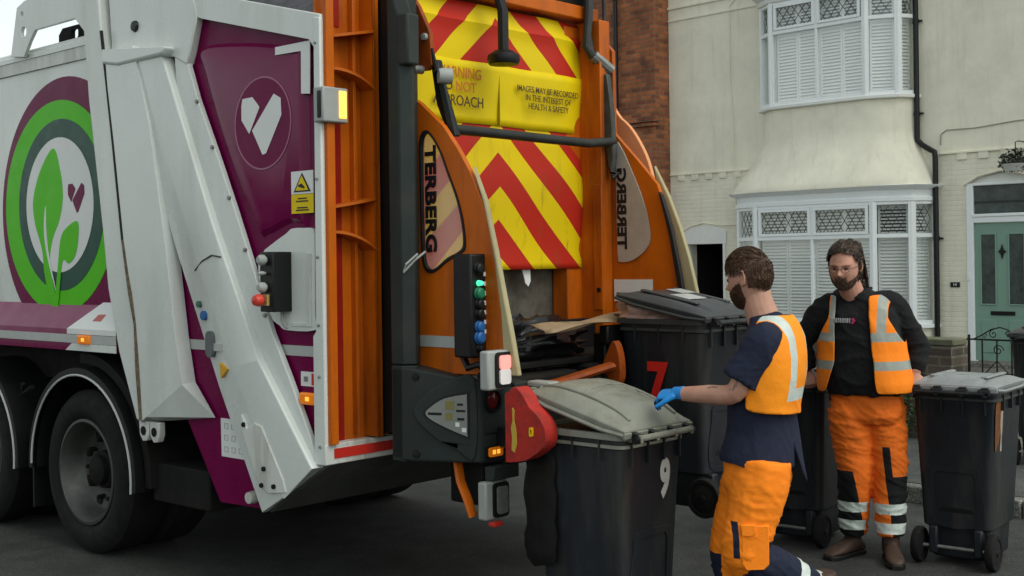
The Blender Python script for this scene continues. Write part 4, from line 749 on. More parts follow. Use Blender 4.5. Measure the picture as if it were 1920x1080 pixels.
def facet(P, Q, z0, z1, zt, lights, shut=True, lead=True, dens=.05, dark=False):
    P = Vector(P); Q = Vector(Q); L = (Q-P).length; d = (Q-P)/L; n = Vector((d.y, -d.x))   # n outward
    if n.y > 0: n = -n
    def F(a, z, t): p = P+d*a+n*t; return (p.x, p.y, z)
    def bar(m, a0, a1, za, zb, t0=-.03, t1=.03): m.prism([(a0, za), (a1, za), (a1, zb), (a0, zb)], F, t0, t1)
    fr = MB(); e = .05
    bar(fr, 0, e, z0, z1, -.035, .038); bar(fr, L-e, L, z0, z1, -.035, .038); bar(fr, e, L-e, z0, z0+.055); bar(fr, e, L-e, z1-.05, z1); bar(fr, e, L-e, zt-.03, zt+.03, -.03, .034)
    W = (L-2*e)/lights
    for k in range(1, lights): bar(fr, e+W*k-.022, e+W*k+.022, z0+.055, z1-.05, -.028, .032)
    for k in range(lights):                         # opening top sashes sit proud
        a0 = e+W*k+.024; a1 = e+W*(k+1)-.024
        if W > .5:
            for (za, zb) in ((zt+.032, z1-.052),):
                bar(fr, a0, a0+.045, za, zb, .0, .045); bar(fr, a1-.045, a1, za, zb, .0, .045); bar(fr, a0+.045, a1-.045, za, za+.045, .0, .045); bar(fr, a0+.045, a1-.045, zb-.045, zb, .0, .045)
    win = fr.build('window', UPVC, Hs, bevel=.006)
    b = MB(); bar(b, e, L-e, z0+.05, z1-.04, -.006, -.002); b.build('pane', GLASS, win, smooth=False)
    ld = MB()
    for k in range(lights):
        a0 = e+W*k+.05; a1 = e+W*(k+1)-.05; za, zb = zt+.05, z1-.07
        if a1-a0 < .06: continue
        nx = max(2, round((a1-a0)/.13)); sx = (a1-a0)/nx; sz = (zb-za)/2
        for i in range(-2, nx+2):
            for s in (1, -1):
                pts = []
                for j in range(3):
                    a = a0+sx*(i+ (j if s > 0 else 2-j)*1.0*1); pts.append((a, za+sz*j))
                for (p, q) in zip(pts, pts[1:]):
                    if min(p[0], q[0]) < a0-.001 or max(p[0], q[0]) > a1+.001: continue
                    dx, dz = q[0]-p[0], q[1]-p[1]; l = math.hypot(dx, dz); ox, oz = -dz/l*.005, dx/l*.005
                    ld.prism([(p[0]+ox, p[1]+oz), (q[0]+ox, q[1]+oz), (q[0]-ox, q[1]-oz), (p[0]-ox, p[1]-oz)], F, .0, .004)
    if ld.v and lead: ld.build('leaded_diamonds', LEAD, win, smooth=False)
    sh = MB()
    for k in range(lights):
        A0 = e+W*k; A1 = e+W*(k+1); ns = 2 if W > .6 else 1
        for q in range(ns):
            a0 = A0+(A1-A0)*q/ns; a1 = A0+(A1-A0)*(q+1)/ns
            for (za, zb, op) in ((z0+.04, zt-.02, .9), (zt+.0, z1-.05, .32)):
                bar(sh, a0+.004, a0+.04, za, zb, -.12, -.095); bar(sh, a1-.04, a1-.004, za, zb, -.12, -.095); bar(sh, a0+.04, a1-.04, za, za+.04, -.12, -.095); bar(sh, a0+.04, a1-.04, zb-.04, zb, -.12, -.095)
                z = za+.045
                while z < zb-.05:
                    h = .045*op
                    o = len(sh.v); sh.add([F(a0+.04, z, -.085), F(a1-.04, z, -.085), F(a1-.04, z+h+.008, -.125 ), F(a0+.04, z+h+.008, -.125), F(a0+.04, z-.008, -.088), F(a1-.04, z-.008, -.088), F(a1-.04, z+h, -.130), F(a0+.04, z+h, -.130)], [(0, 1, 2, 3), (7, 6, 5, 4), (0, 4, 5, 1), (2, 6, 7, 3)])
                    z += .052
    sh.build('louvre_shutter', SLAT, win, smooth=False)
for P, (z0, z1, zt) in ((LP, (.72, 2.57, 2.05)), (UPn, (4.20, 5.87, 5.38))):
    facet(P[2], P[3], z0, z1, zt, 2); facet(P[3], P[4], z0, z1, zt, 1); facet(P[4], P[5], z0, z1, zt, 1); facet(P[1], P[2], z0, z1, zt, 1); facet(P[0], P[1], z0, z1, zt, 1)
    b = MB()
    for (x, y) in P[1:5]: b.lathe([(.001, z0), (.045, z0), (.045, z1), (.001, z1)], (x, y, 0), (0, 0, 1), 12)
    b.split('bay_corner_post', UPVC, Hs)
# front door
b = MB(); b.box(.752, .852, -.02, .10, .16, 2.80).box(1.69, 1.778, -.02, .10, .16, 2.80).box(.852, 1.69, -.02, .10, 2.215, 2.30).box(.852, 1.69, -.035, .1, 2.30, 2.345).box(.852, 1.69, -.02, .10, 2.76, 2.80); df = b.build('door_frame', UPVC, Hs, bevel=.008)
b = MB(); b.box(.852, 1.69, .03, .04, 2.345, 2.76); b.build('fanlight', GLASSD, df); b = MB(); b.box(.86, 1.68, .024, .03, 2.50, 2.53); b.build('fanlight_bar', mat('dark_bar2', (.03, .035, .035), .5), df)
b = MB(); b.box(.856, 1.686, .02, .07, .2, 2.212); dr = b.build('front_door', DOORG, Hs, bevel=.004)
def panel(x0, x1, z0, z1, m, nm, t=.012): 
    b = MB(); b.box(x0, x1, .02-t, .02, z0, z1); b.build(nm, m, dr, bevel=.01)
for x0, x1 in ((.96, 1.165), (1.375, 1.585)):
    b = MB(); b.prism([(x0-.02, 1.01), (x1+.02, 1.01), (x1+.02, 2.06), (x0-.02, 2.06)], WALLF, .006, .02, holes=[[(x0, 1.03), (x1, 1.03), (x1, 2.04), (x0, 2.04)]]); b.build('glazing_bead', DOORG, dr, bevel=.004)
    b = MB(); b.box(x0, x1, .016, .019, 1.03, 2.04); b.build('door_glass', GLASSD, dr)
    panel(x0-.01, x1+.01, .32, .80, DOORG, 'raised_panel')
b = MB(); b.box(1.09, 1.45, .004, .02, .865, .925); b.build('letterbox', PIPE, dr, bevel=.006)
b = MB(); b.prism([(1.27, 1.90), (1.295, 1.82), (1.33, 1.79), (1.295, 1.76), (1.27, 1.68), (1.245, 1.76), (1.21, 1.79), (1.245, 1.82)], WALLF, .0, .02); b.build('door_knocker', PIPE, dr, bevel=.004)
b = MB(); b.box(.70, 1.85, -.35, .02, .10, .19); b.build('door_step', CONC, Hs, bevel=.01)
b = MB(); b.tube([(.72, -.02, 2.78), (.95, -.03, 2.90), (1.28, -.03, 2.965), (1.6, -.03, 2.90), (1.84, -.02, 2.78)], .02, 6); b.build('door_arch_moulding', WALLB, Hs)
b = MB(); b.prism([(.76, 2.80), (1.77, 2.80), (1.6, 2.89), (1.28, 2.94), (.96, 2.89)], WALLF, .03, .2); b.build('arch_infill', WPAINT, Hs)
b = MB(); b.box(.49, .635, -.02, .0, 1.27, 1.345); pq = b.build('number_plaque', BLKV, Hs, bevel=.004); text('house_number', '14', .062, frame_m((.562, -.022, 1.307), (1, 0, 0), (0, 0, 1)), VINW, pq, bold=.001)
b = MB(); b.box(.76, .80, -.04, -.02, 1.37, 1.47); b.build('doorbell', WPAINT, Hs, bevel=.004)
# pipes and wires
b = MB(); b.tube([(.02, -.07, 7.4), (.02, -.07, 3.56), (.025, -.075, 3.50), (.10, -.08, 3.42), (.24, -.08, 3.33), (.30, -.08, 3.30), (.31, -.08, 3.22), (.31, -.08, .40)], .042, 14); dp = b.build('downpipe', PIPE, Hs)
b = MB()
for x, z in ((.02, 5.3), (.02, 3.9), (.31, 2.0)): b.lathe([(.05, z-.03), (.05, z+.03)], (x, -.07, 0), (0, 0, 1), 12).box(x, x+.085, -.05, -.02, z-.015, z+.015)
b.split('pipe_bracket', PIPE, dp)
b = MB(); b.tube([(-3.05, -.012, 6.2), (-3.3, -.012, 6.2), (-3.44, -.012, 6.1), (-3.45, -.012, 5.0), (-3.38, -.012, 3.9), (-3.37, -.045, 3.24), (-3.36, -.012, 3.1), (-3.36, -.012, 1.0)], .009, 6); b.build('wall_cable', WALL, Hs)
b = MB(); b.tube([(.36, -.012, 3.40), (.37, -.012, 3.56), (.46, -.012, 3.615), (.9, -.012, 3.61), (1.5, -.012, 3.66), (3, -.012, 3.70)], .008, 6); b.build('wall_cable', mat('dirty_cream_cable', (.33, .33, .25), .6), Hs)
b = MB(); b.prism([(-4.9, 0), (9.5, 0), (9.5, 4.2), (-4.9, 4.2)], lambda a, b_, t: (a, -.3+b_*.77+t*.6, 7.45+b_*.62-t*.77), 0, .12); b.build('roof', ROOFT, Hs)
b = MB(); b.box(-4.78, 9.49, .26, 6.0, .0, 7.3); b.build('rear_mass', DARK, Hs) if False else None

# hanging basket by the door
hb = thing('hanging_basket', 'dark trailing plant in a white hanging pot above the green door', 'hanging basket', hf(1.62, -.30, 2.93), HRZ)
b = MB(); b.lathe([(.001, -.02), (.12, -.01), (.20, .08), (.21, .09), (.001, .08)], (0, 0, 0), (0, 0, 1), 20); b.build('pot', VINW, hb)
b = MB(); b.tube([(0, .30, .42), (0, .1, .42), (0, 0, .40), (0, 0, .08)], .008, 6); b.build('bracket', IRON, hb)
def leaves(bm_, n, rx, ry, rz, c, s, zmin=0.):
    for i in range(n):
        while True:
            p = Vector((random.uniform(-1, 1), random.uniform(-1, 1), random.uniform(-1, 1)))
            if p.length < 1 and noise.noise(p*2.2) > -.25: break
        p = Vector((c[0]+p.x*rx, c[1]+p.y*ry, max(zmin, c[2]+p.z*rz)))
        a = Vector((random.gauss(0, 1), random.gauss(0, 1), random.gauss(0, .7))).normalized(); b2 = a.cross(Vector((random.gauss(0, 1), random.gauss(0, 1), random.gauss(0, 1)))).normalized()
        k = s*random.uniform(.6, 1.3)
        bm_.add([p, p+a*k*.5+b2*k*.28, p+a*k, p+a*k*.5-b2*k*.28], [(0, 1, 2, 3)])
b = MB(); leaves(b, 500, .24, .22, .16, (0, 0, .14), .06); b.build('foliage', LEAFD, hb, smooth=False)

# ================================================================== brick house
bh = thing('brick_house', 'red brick terraced house with black downpipe left of the cream house', 'house', FO, HRZ)
b = MB(); b.box(-22, -4.80, -.32, 5, 0, 7.6); b.box(-6.3, -4.80, -.42, -.321, 0, 4.22).box(-6.3, -4.80, -.40, -.322, 4.24, 7.6); b.build('brick_wall', BRICK, bh)
b = MB(); b.box(-22, -4.76, -.47, -.32, 4.20, 4.25).box(-22, -4.775, -.45, -.32, 4.25, 4.31).box(-22, -4.75, -.49, -.32, 4.12, 4.16); b.build('corbel_course', BRICK, bh, bevel=.004)
b = MB(); b.tube([(-5.62, -.50, 7.5), (-5.62, -.50, .2)], .045, 12); b.build('downpipe', PIPE, bh)
b = MB(); b.prism([(-22.2, 0), (-4.7, 0), (-4.7, 4.2), (-22.2, 4.2)], lambda a, b_, t: (a, -.6+b_*.77+t*.6, 7.6+b_*.62-t*.77), 0, .12); b.build('roof', ROOFT, bh)
for x in (-9, -13.5, -18):
    b = MB(); b.box(x-.8, x+.8, -.34, -.30, 1.0, 2.6).box(x-.7, x+.7, -.34, -.30, 4.6, 6.0); b.split('window', GLASSD, bh)
    b = MB(); b.box(x-.85, x+.85, -.38, -.30, .9, .99).box(x-.75, x+.75, -.38, -.30, 4.5, 4.59); b.split('window_sill', WPAINT, bh)

# ================================================================== garden wall, gate, plants
gw = thing('garden_wall', 'low dark brick garden wall with mossy coping behind the men', 'wall', hf(-3, -7.05), HRZ)
b = MB(); b.box(-9, 6.8, -.11, .11, .10, .95); b.build('brickwork', GBRICK, gw)
b = MB(); b.box(-9.02, 7.06, -.14, .14, .95, 1.01); b.build('coping', mat('mossy_coping', (.15, .15, .10), .9, var=.4, scale=6, dirt=(.05, .08, .02), dirt_amt=.7, bump=.6, bscale=40), gw, bevel=.01)
b = MB(); b.box(6.80, 7.055, -.16, .15, .1, .945); b.build('end_pier', GBRICK, gw)
def spiral(cx, cz, r0, turns, a0, sgn=1, n=22): return [(cx+r0*(1-i/n*.85)*math.cos(R(a0+sgn*360*turns*i/n)), 0, cz+r0*(1-i/n*.85)*math.sin(R(a0+sgn*360*turns*i/n))) for i in range(n+1)]
gt = thing('garden_gate', 'black wrought iron gate with scrolls in front of the green door', 'gate', hf(4.12, -7.05), HRZ)
b = MB(); b.tube([(0, 0, 1.01), (1.1, 0, 1.01)], .009, 6).tube([(0, 0, .25), (1.1, 0, .25)], .009, 6).tube([(.02, 0, .15), (.02, 0, 1.05)], .012, 6).tube([(1.08, 0, .15), (1.08, 0, 1.05)], .012, 6); b.build('gate_frame', IRON, gt)
b = MB()
for x in (.14, .27, .40, .53, .66, .79, .92): b.tube([(x, 0, .25), (x, 0, 1.01)], .007, 6)
for x in (.27, .79): b.tube([(x-.23, 0, .55), (x-.12, 0, .70), (x, 0, .83), (x+.12, 0, .70), (x+.23, 0, .55)], .006, 5).tube([(x-.2, 0, .72), (x+.2, 0, .72)], .005, 5)
b.split('gate_bars', IRON, gt)
b = MB()
for cx in (.30, .80):
    b.tube([(cx-.24, 0, 1.01), (cx-.16, 0, 1.05), (cx-.08, 0, 1.10), (cx, 0, 1.12), (cx+.07, 0, 1.10), (cx+.10, 0, 1.06)], .006, 5)
    b.tube(spiral(cx-.06, 1.06, .04, 1.3, 90), .005, 5); b.tube(spiral(cx+.08, 1.06, .035, 1.3, 180, -1), .005, 5); b.tube(spiral(cx-.02, .92, .05, 1.5, 0), .005, 5); b.tube(spiral(cx-.14, 1.04, .025, 1.2, 0), .004, 5)
b.split('gate_scrolls', IRON, gt)
for nm, lab, x0, n, h in (('weed_clump', 'leafy green weeds at the foot of the garden wall beside the bearded man', 6.50, 500, .26), ('shrub', 'small green shrub behind the garden wall near the iron gate', 9.0, 500, .35)):
    p = hf(-3+x0, -7.30 if n == 500 and x0 < 7 else -6.6)
    t = thing(nm, lab, 'plant', (p[0], p[1], .12), HRZ)
    b = MB(); leaves(b, n, .28, .12, h, (0, 0, h*.8), .05, .01); b.build('foliage', LEAF, t, smooth=False)
    b = MB()
    for k in range(7): a = random.uniform(-.22, .22); b.tube([(a*.4, 0, 0), (a*.8, .02, h*.6), (a, random.uniform(-.06, .06), h*1.4)], [.006, .005, .002], 5)
    b.build('stems', LEAFD, t)

# ================================================================== wheelie bins
def wheelie(name, label, loc, rz, lid_deg=0., lidm=BINLID, group='wheelie bins', dome=.0):
    t = thing('wheelie_bin', label, 'wheelie bin', loc, rz, group)
    def rr(hx, y0, y1, z, r=.05): return [(x, y, z) for x, y in rrect(-hx, y0, hx, y1, r, 5)]
    b = MB(); rs = []
    for z, hx, y0, y1 in ((.035, .158, -.20, .20), (.045, .165, -.21, .21), (.16, .168, -.215, .215), (.205, .172, -.225, .217), (.215, .194, -.235, .218), (.60, .212, -.252, .240), (.93, .228, -.268, .258), (.94, .236, -.272, .266), (.985, .238, -.274, .27)):
        rs.append(rr(hx, y0, y1, z, .045 if z > .1 else .06))
    b.rings(rs); body = b.build('bin_body', BIN, t, bevel=.004)
    b = MB(); r1 = rrect(-.246, -.282, .246, .285, .05, 5); r2 = rrect(-.215, -.25, .215, .245, .04, 5)
    b.prism(r1, PLAN, .972, 1.0, holes=[r2]); b.prism(rrect(-.240, -.275, .240, .275, .05, 5), PLAN, .935, .95, holes=[r2]); b.build('rim', BINLIDF if lidm is BINLIDF else BINLID, t, bevel=.004)
    # recessed panel ridges on the handle side and dark hollow over the axle
    def HS(a, z, q): k = (z-.2)/.76; return (a, -.2275-.04*k-q, z)
    b = MB(); b.prism(smooth_loop([(-.14, .24), (-.14, .50), (-.135, .545), (-.10, .56), (.10, .56), (.135, .545), (.14, .50), (.14, .24)], 4), HS, -.01, .010, holes=[[(-.115, .24), (-.115, .50), (-.10, .528), (.10, .528), (.115, .50), (.115, .24)]]); b.build('panel_ridge', BIN, t, bevel=.005)
    b = MB(); b.prism([(-.10, .225), (-.10, .30), (-.085, .325), (.085, .325), (.10, .30), (.10, .225)], HS, -.006, .006); b.build('grip_hollow', BLACK, t)
    b = MB(); b.tube([(-.215, -.245, .10), (.215, -.245, .10)], .010, 10); b.build('axle', STEEL, t)
    b = MB(); b.box(-.15, -.10, -.26, -.13, .06, .215).box(.10, .15, -.26, -.13, .06, .215); b.split('axle_bracket', BIN, t, bevel=.01)
    for s in (-1, 1):
        b = MB(); b.lathe([(.001, -.022), (.055, -.022), (.075, -.016), (.078, -.022), (.095, -.022), (.101, -.012), (.101, .012), (.095, .022), (.078, .022), (.075, .016), (.055, .022), (.001, .022)], (s*.205, -.245, .101), (1, 0, 0), 32); wh = b.build('wheel', RUB, t)
        b = MB(); b.lathe([(.001, .030), (.016, .029), (.018, .022)], (s*.205, -.245, .101), (s, 0, 0), 12); b.build('hub_cap', BLACK, wh)
    # ribs under rim
    b = MB()
    for x in (-.18, -.06, .06, .18): b.box(x-.004, x+.004, -.284, -.262, .86, .972)
    for s in (-1, 1):
        for y in (-.15, 0, .15): b.box(s*.226-.006*(s < 0)-.004, s*.246, y-.004, y+.004, .88, .972)
    b.split('rim_rib', BIN, t)
    b = MB(); b.tube([(-.19, -.335, .985), (.19, -.335, .985)], .014, 10)
    for x in (-.19, -.07, .07, .19): b.box(x-.010, x+.010, -.345, -.27, .965, 1.0)
    b.build('grab_handle', BINLIDF if lidm is BINLIDF else BIN, t, bevel=.003)
    # lid, hinged at the handle side
    lid = bpy.data.objects.new('lid_pivot', None)
    b = MB(); nx, ny = 22, 22; top = []; bot = []
    def zt(x, y):
        u = x/.25; v = (y+.02)/.57
        e = max(0, 1-abs(u)**5)*max(0, 1-abs(2*v-1)**6)
        z = .018+.030*e+.012*e*math.sin(math.pi*min(1, max(0, v)))
        z += dome*max(0, 1-abs(u)**2.2)*math.sin(math.pi*min(1, max(0, v)))**.6
        if abs(abs(u)-.62) < .06 and .08 < v < .92: z -= .010
        if .38 < v < .42 and abs(u) < .55: z -= .007
        return z
    vs = []; 
    for j in range(ny+1):
        for i in range(nx+1):
            x = -.25+.50*i/nx; y = -.02+.57*j/ny; vs.append((x, y, zt(x, y)))
    n0 = len(vs)
    for j in range(ny+1):
        for i in range(nx+1):
            x = -.25+.50*i/nx; y = -.02+.57*j/ny; vs.append((x*(.96), y, -.012-dome*.35 if (i in (0, nx) or j in (0, ny)) else max(-.0, zt(x, y)-.008)))
    fs = []
    for j in range(ny):
        for i in range(nx):
            a = j*(nx+1)+i; fs.append((a, a+1, a+nx+2, a+nx+1)); fs.append((n0+a, n0+a+nx+1, n0+a+nx+2, n0+a+1))
    edge = [i for i in range(nx+1)]+[j*(nx+1)+nx for j in range(1, ny+1)]+[ny*(nx+1)+i for i in range(nx-1, -1, -1)]+[j*(nx+1) for j in range(ny-1, 0, -1)]
    for k in range(len(edge)): a, c = edge[k], edge[(k+1) % len(edge)]; fs.append((a, n0+a, n0+c, c))
    b.add(vs, fs)
    lm = Matrix.Translation((0, -.272, 1.004)) @ Matrix.Rotation(R(lid_deg), 4, 'X')
    L = b.build('lid', lidm, t, ang=50, bevel=.004); L.matrix_local = lm
    b = MB(); b.box(-.255, .255, -.03, -.018, -.016, .012).box(-.17, .17, .535, .60, .0, .012); b.split('lid_edge_lip', lidm, L, bevel=.004)
    b = MB()
    for s in (-1, 1): b.tube([(s*.252, -.02, .0), (s*.256, .1, -.012), (s*.256, .42, -.012), (s*.25, .55, .0)], .009, 6)
    b.split('lid_side_flange', lidm, L)
    b = MB()
    for x in (-.19, -.07, .07, .19): b.tube([(x-.03, -.058, -.012), (x+.03, -.058, -.012)], .017, 10); b.box(x-.018, x+.018, -.058, .0, -.008, .012)
    b.split('hinge', BLACK, L)
    if lidm is BINLID or True:
        b = MB()
        if not dome:
            for s in (-1, 1): b.prism([(s*.125, .10), (s*.165, .10), (s*.165, .46), (s*.125, .46)], PLAN, .050, .062)
        else:
            for s in (-1, 1): b.tube([(s*.17, .02+.50*k/10, zt(s*.17, .02+.50*k/10)+.001) for k in range(11)], .009, 8)
            b.tube([(-.15+.30*k/10, .30, zt(-.15+.30*k/10, .30)+.001) for k in range(11)], .006, 8)
        b.split('lid_ridge', lidm, L, bevel=.006)
    return t, body
def tl(u, v, z=0): Uv = Vector((-math.sin(TH), math.cos(TH), 0)); Vv = Vector((math.cos(TH), math.sin(TH), 0)); return tuple(TO+Uv*u+Vv*v+Vector((0, 0, z)))
b9, bd9 = wheelie('', 'dark wheelie bin numbered 9 with khaki grey lid ajar under the gloved hand', tl(-1.215, .64), R(48), 14.5, BINLIDF, dome=.045)
text('number', '9', .225, frame_m((.085, -.264, .765), (1, 0, 0), (0, -.05, 1)), NUMW, b9, bold=.011, sx=.64, ext=.001)
b7, bd7 = wheelie('', 'overfull dark wheelie bin with red number 7 raised on the lorry lift', tl(-.975, 1.645, .44), R(48), 11)
text('number', '7', .28, frame_m((-.232, .02, .66), (0, -1, 0), (-.02, 0, 1)), NUMR, b7, bold=.012, sx=.85, ext=.001)
b = MB(); b.box(-.12, .05, .18, .30, .062, .064).box(.02, .15, .32, .42, .062, .064); b.build('wet_label', mat('white_wet_label', (.5, .52, .52), .2), [c for c in b7.children if c.name.startswith('lid')][0])
b4, bd4 = wheelie('', 'dark wheelie bin with orange-brown patch and torn label at far right of the two men', (2.46+.165, 6.89+.20, 0), R(-38), 0, BINLIDG)
b = MB(); b.prism(smooth_loop([(-.235, .93), (-.12, .93), (-.10, .86), (-.14, .76), (-.19, .68), (-.225, .66), (-.235, .74)], 4), lambda a, z, q: (.2125+.016*(z-.6)/.33+q, a, z), .0, .0012); b.build('orange_patch', mat('orange_brown_patch', (.17, .06, .018), .45, var=.4, scale=9), b4, smooth=False)  # flat orange-brown patch on the side near the rim, tone varied by noise
b = MB(); b.prism([(-.15, .88), (-.115, .885), (-.11, .80), (-.12, .72), (-.115, .65), (-.145, .65), (-.14, .74), (-.155, .80)], lambda a, z, q: (.2125+.016*(z-.6)/.33+q, a, z), .0012, .0024); b.build('torn_label', mat('torn_label', (.34, .28, .22), .7, var=.3, scale=20), b4, smooth=False)
b3, bd3 = wheelie('', 'dark wheelie bin standing between the two men, held by the bearded man', (1.67+.165, 7.50+.20, 0), R(-38), 0)
b5, bd5 = wheelie('', 'dark wheelie bin on the pavement in front of the iron gate', (4.19, 9.62, .12), R(-30), 0)

# rubbish in the lifted bin and on the hopper lip
rb = thing('rubbish_bag', 'crumpled pinkish rubbish bag bulging under the raised bin lid', 'rubbish bag', tl(-.86, 1.62, 1.46), R(48))
def crumple(m_, c, r, amp, sc, n=28, mm=20):
    rs = []
    for i in range(mm+1):
        t = math.pi*i/mm; ring = []
        for k in range(n):
            a = 2*math.pi*k/n; d = Vector((math.sin(t)*math.cos(a), math.sin(t)*math.sin(a), -math.cos(t))); q = 1+amp*noise.noise(d*sc+Vector(c))+amp*.5*abs(noise.noise(d*sc*2.7))
            ring.append((c[0]+r[0]*d.x*q, c[1]+r[1]*d.y*q, c[2]+r[2]*d.z*q))
        rs.append(ring)
    m_.rings(rs)
b = MB(); crumple(b, (0, .03, .0), (.19, .22, .085), .35, 2.6); b.build('bag', BAGP, rb, ang=60)
cd = MB(); rs = []
for i in range(13):
    t = i/12; rs.append([(-(-.58+.03*math.sin(k*1.1)-.12*k/6*.9), .86+t*.86+.03*math.sin(k*2.), 1.405+.012*math.sin(t*7+k)+.012*math.sin(k)+.04*t) for k in range(7)])
cd.rings(rs, closed=False, cap=False); o = cd.build('cardboard', CARD, None, solid=.006); o.location = TO; o.rotation_euler = truck.rotation_euler
tag(o, 'flattened dirty cardboard sheet lying across the hopper edge', 'cardboard')
ht = thing('refuse_sack', 'black refuse sack slumped inside the hopper behind the orange lift arm', 'refuse sack', tl(-.36, 1.0, 1.24), R(48))
b = MB(); crumple(b, (0, 0, .06), (.42, .16, .13), .5, 3.2, 40, 28); b.build('bag', mat('glossy_black_sack', (.006, .006, .007), .25, bump=.4, bscale=25), ht, ang=60)
b = MB(); crumple(b, (0, 0, 0), (.045, .05, .035), .5, 3); o = b.build('green_rag', mat('pale_green_rag', (.22, .38, .27), .8, var=.3, scale=20), None); o.location = tl(-.70, 1.60, 1.50); tag(o, 'small pale green rag on the cardboard in the hopper', 'rag')
b = MB(); b.tube([(0, 0, 0), (.03, .01, .01), (.07, .0, .0), (.075, .01, -.05), (.07, .02, -.09)], [.012, .014, .016, .014, .010], 8); o = b.build('blue_strap', mat('pale_blue_strap', (.12, .36, .50), .5, var=.3, scale=30), None); o.location = tl(-.56, .62, 1.475); o.rotation_euler = (0, 0, R(20)); tag(o, 'short light blue strap hanging at the hopper edge', 'strap')

# ================================================================== people
def remesh(mb, vox, sm=6, fac=.5):
    o = mb.build('tmp', SKIN, None, smooth=True); 
    bm = bmesh.new(); bm.from_mesh(o.data); bmesh.ops.recalc_face_normals(bm, faces=bm.faces); bm.to_mesh(o.data); bm.free()
    md = o.modifiers.new('r', 'REMESH'); md.mode = 'VOXEL'; md.voxel_size = vox; md.use_smooth_shade = True
    if sm: m2 = o.modifiers.new('s', 'SMOOTH'); m2.iterations = sm; m2.factor = fac
    bpy.context.view_layer.update(); dg = bpy.context.evaluated_depsgraph_get(); me = bpy.data.meshes.new_from_object(o.evaluated_get(dg))
    C.objects.unlink(o); bpy.data.objects.remove(o); return me
def finish(me, name, mats, parent, solid=0):
    idx = [0]*len(me.polygons); me.polygons.foreach_get('material_index', idx); me.materials.clear()
    for m in mats: me.materials.append(m)
    me.polygons.foreach_set('material_index', idx); me.name = name
    for p in me.polygons: p.use_smooth = True
    o = bpy.data.objects.new(name, me); C.objects.link(o); o.parent = parent
    if solid: md = o.modifiers.new('s', 'SOLIDIFY'); md.thickness = solid; md.offset = 1
    return o
def wrinkle(me, amp, sc, dirv=None, seed=0, slant=.5):
    """soft folds: long ridges from warped, stretched noise"""
    ns = [v.normal.copy() for v in me.vertices]; d = dirv or (1, 1, 1)
    for v, n in zip(me.vertices, ns):
        p = v.co; wv = noise.noise(Vector((p.x*3+seed, p.y*3, p.z*3)))
        q = Vector((p.x*sc*d[0]*.55, p.y*sc*d[1]*.55, (p.z+slant*p.x+.10*wv)*sc*d[2]*1.25))+Vector((seed, seed*.7, wv))
        m = .5+.5*noise.noise(Vector((p.x*4+seed*2, p.y*4, p.z*4+seed)))
        r_ = 1-abs(noise.noise(q))*3.2; v.co += n*amp*(max(0, r_)**1.5*1.1*m+.5*noise.noise(q*.5)-.15)
def ellipse_ring(c, f, hl, hd, n=28, p=2.3, tilt=(0, 0)):
    f = Vector((f[0], f[1], 0)).normalized(); l = Vector((-f.y, f.x, 0)); out = []
    for k in range(n):
        t = 2*math.pi*k/n; ct, st = math.cos(t), math.sin(t)
        a = math.copysign(abs(ct)**(2/p), ct)*hl; b_ = math.copysign(abs(st)**(2/p), st)*hd
        q = Vector(c)+l*a+f*b_; q.z += a*tilt[0]+b_*tilt[1]; out.append(tuple(q))
    return out
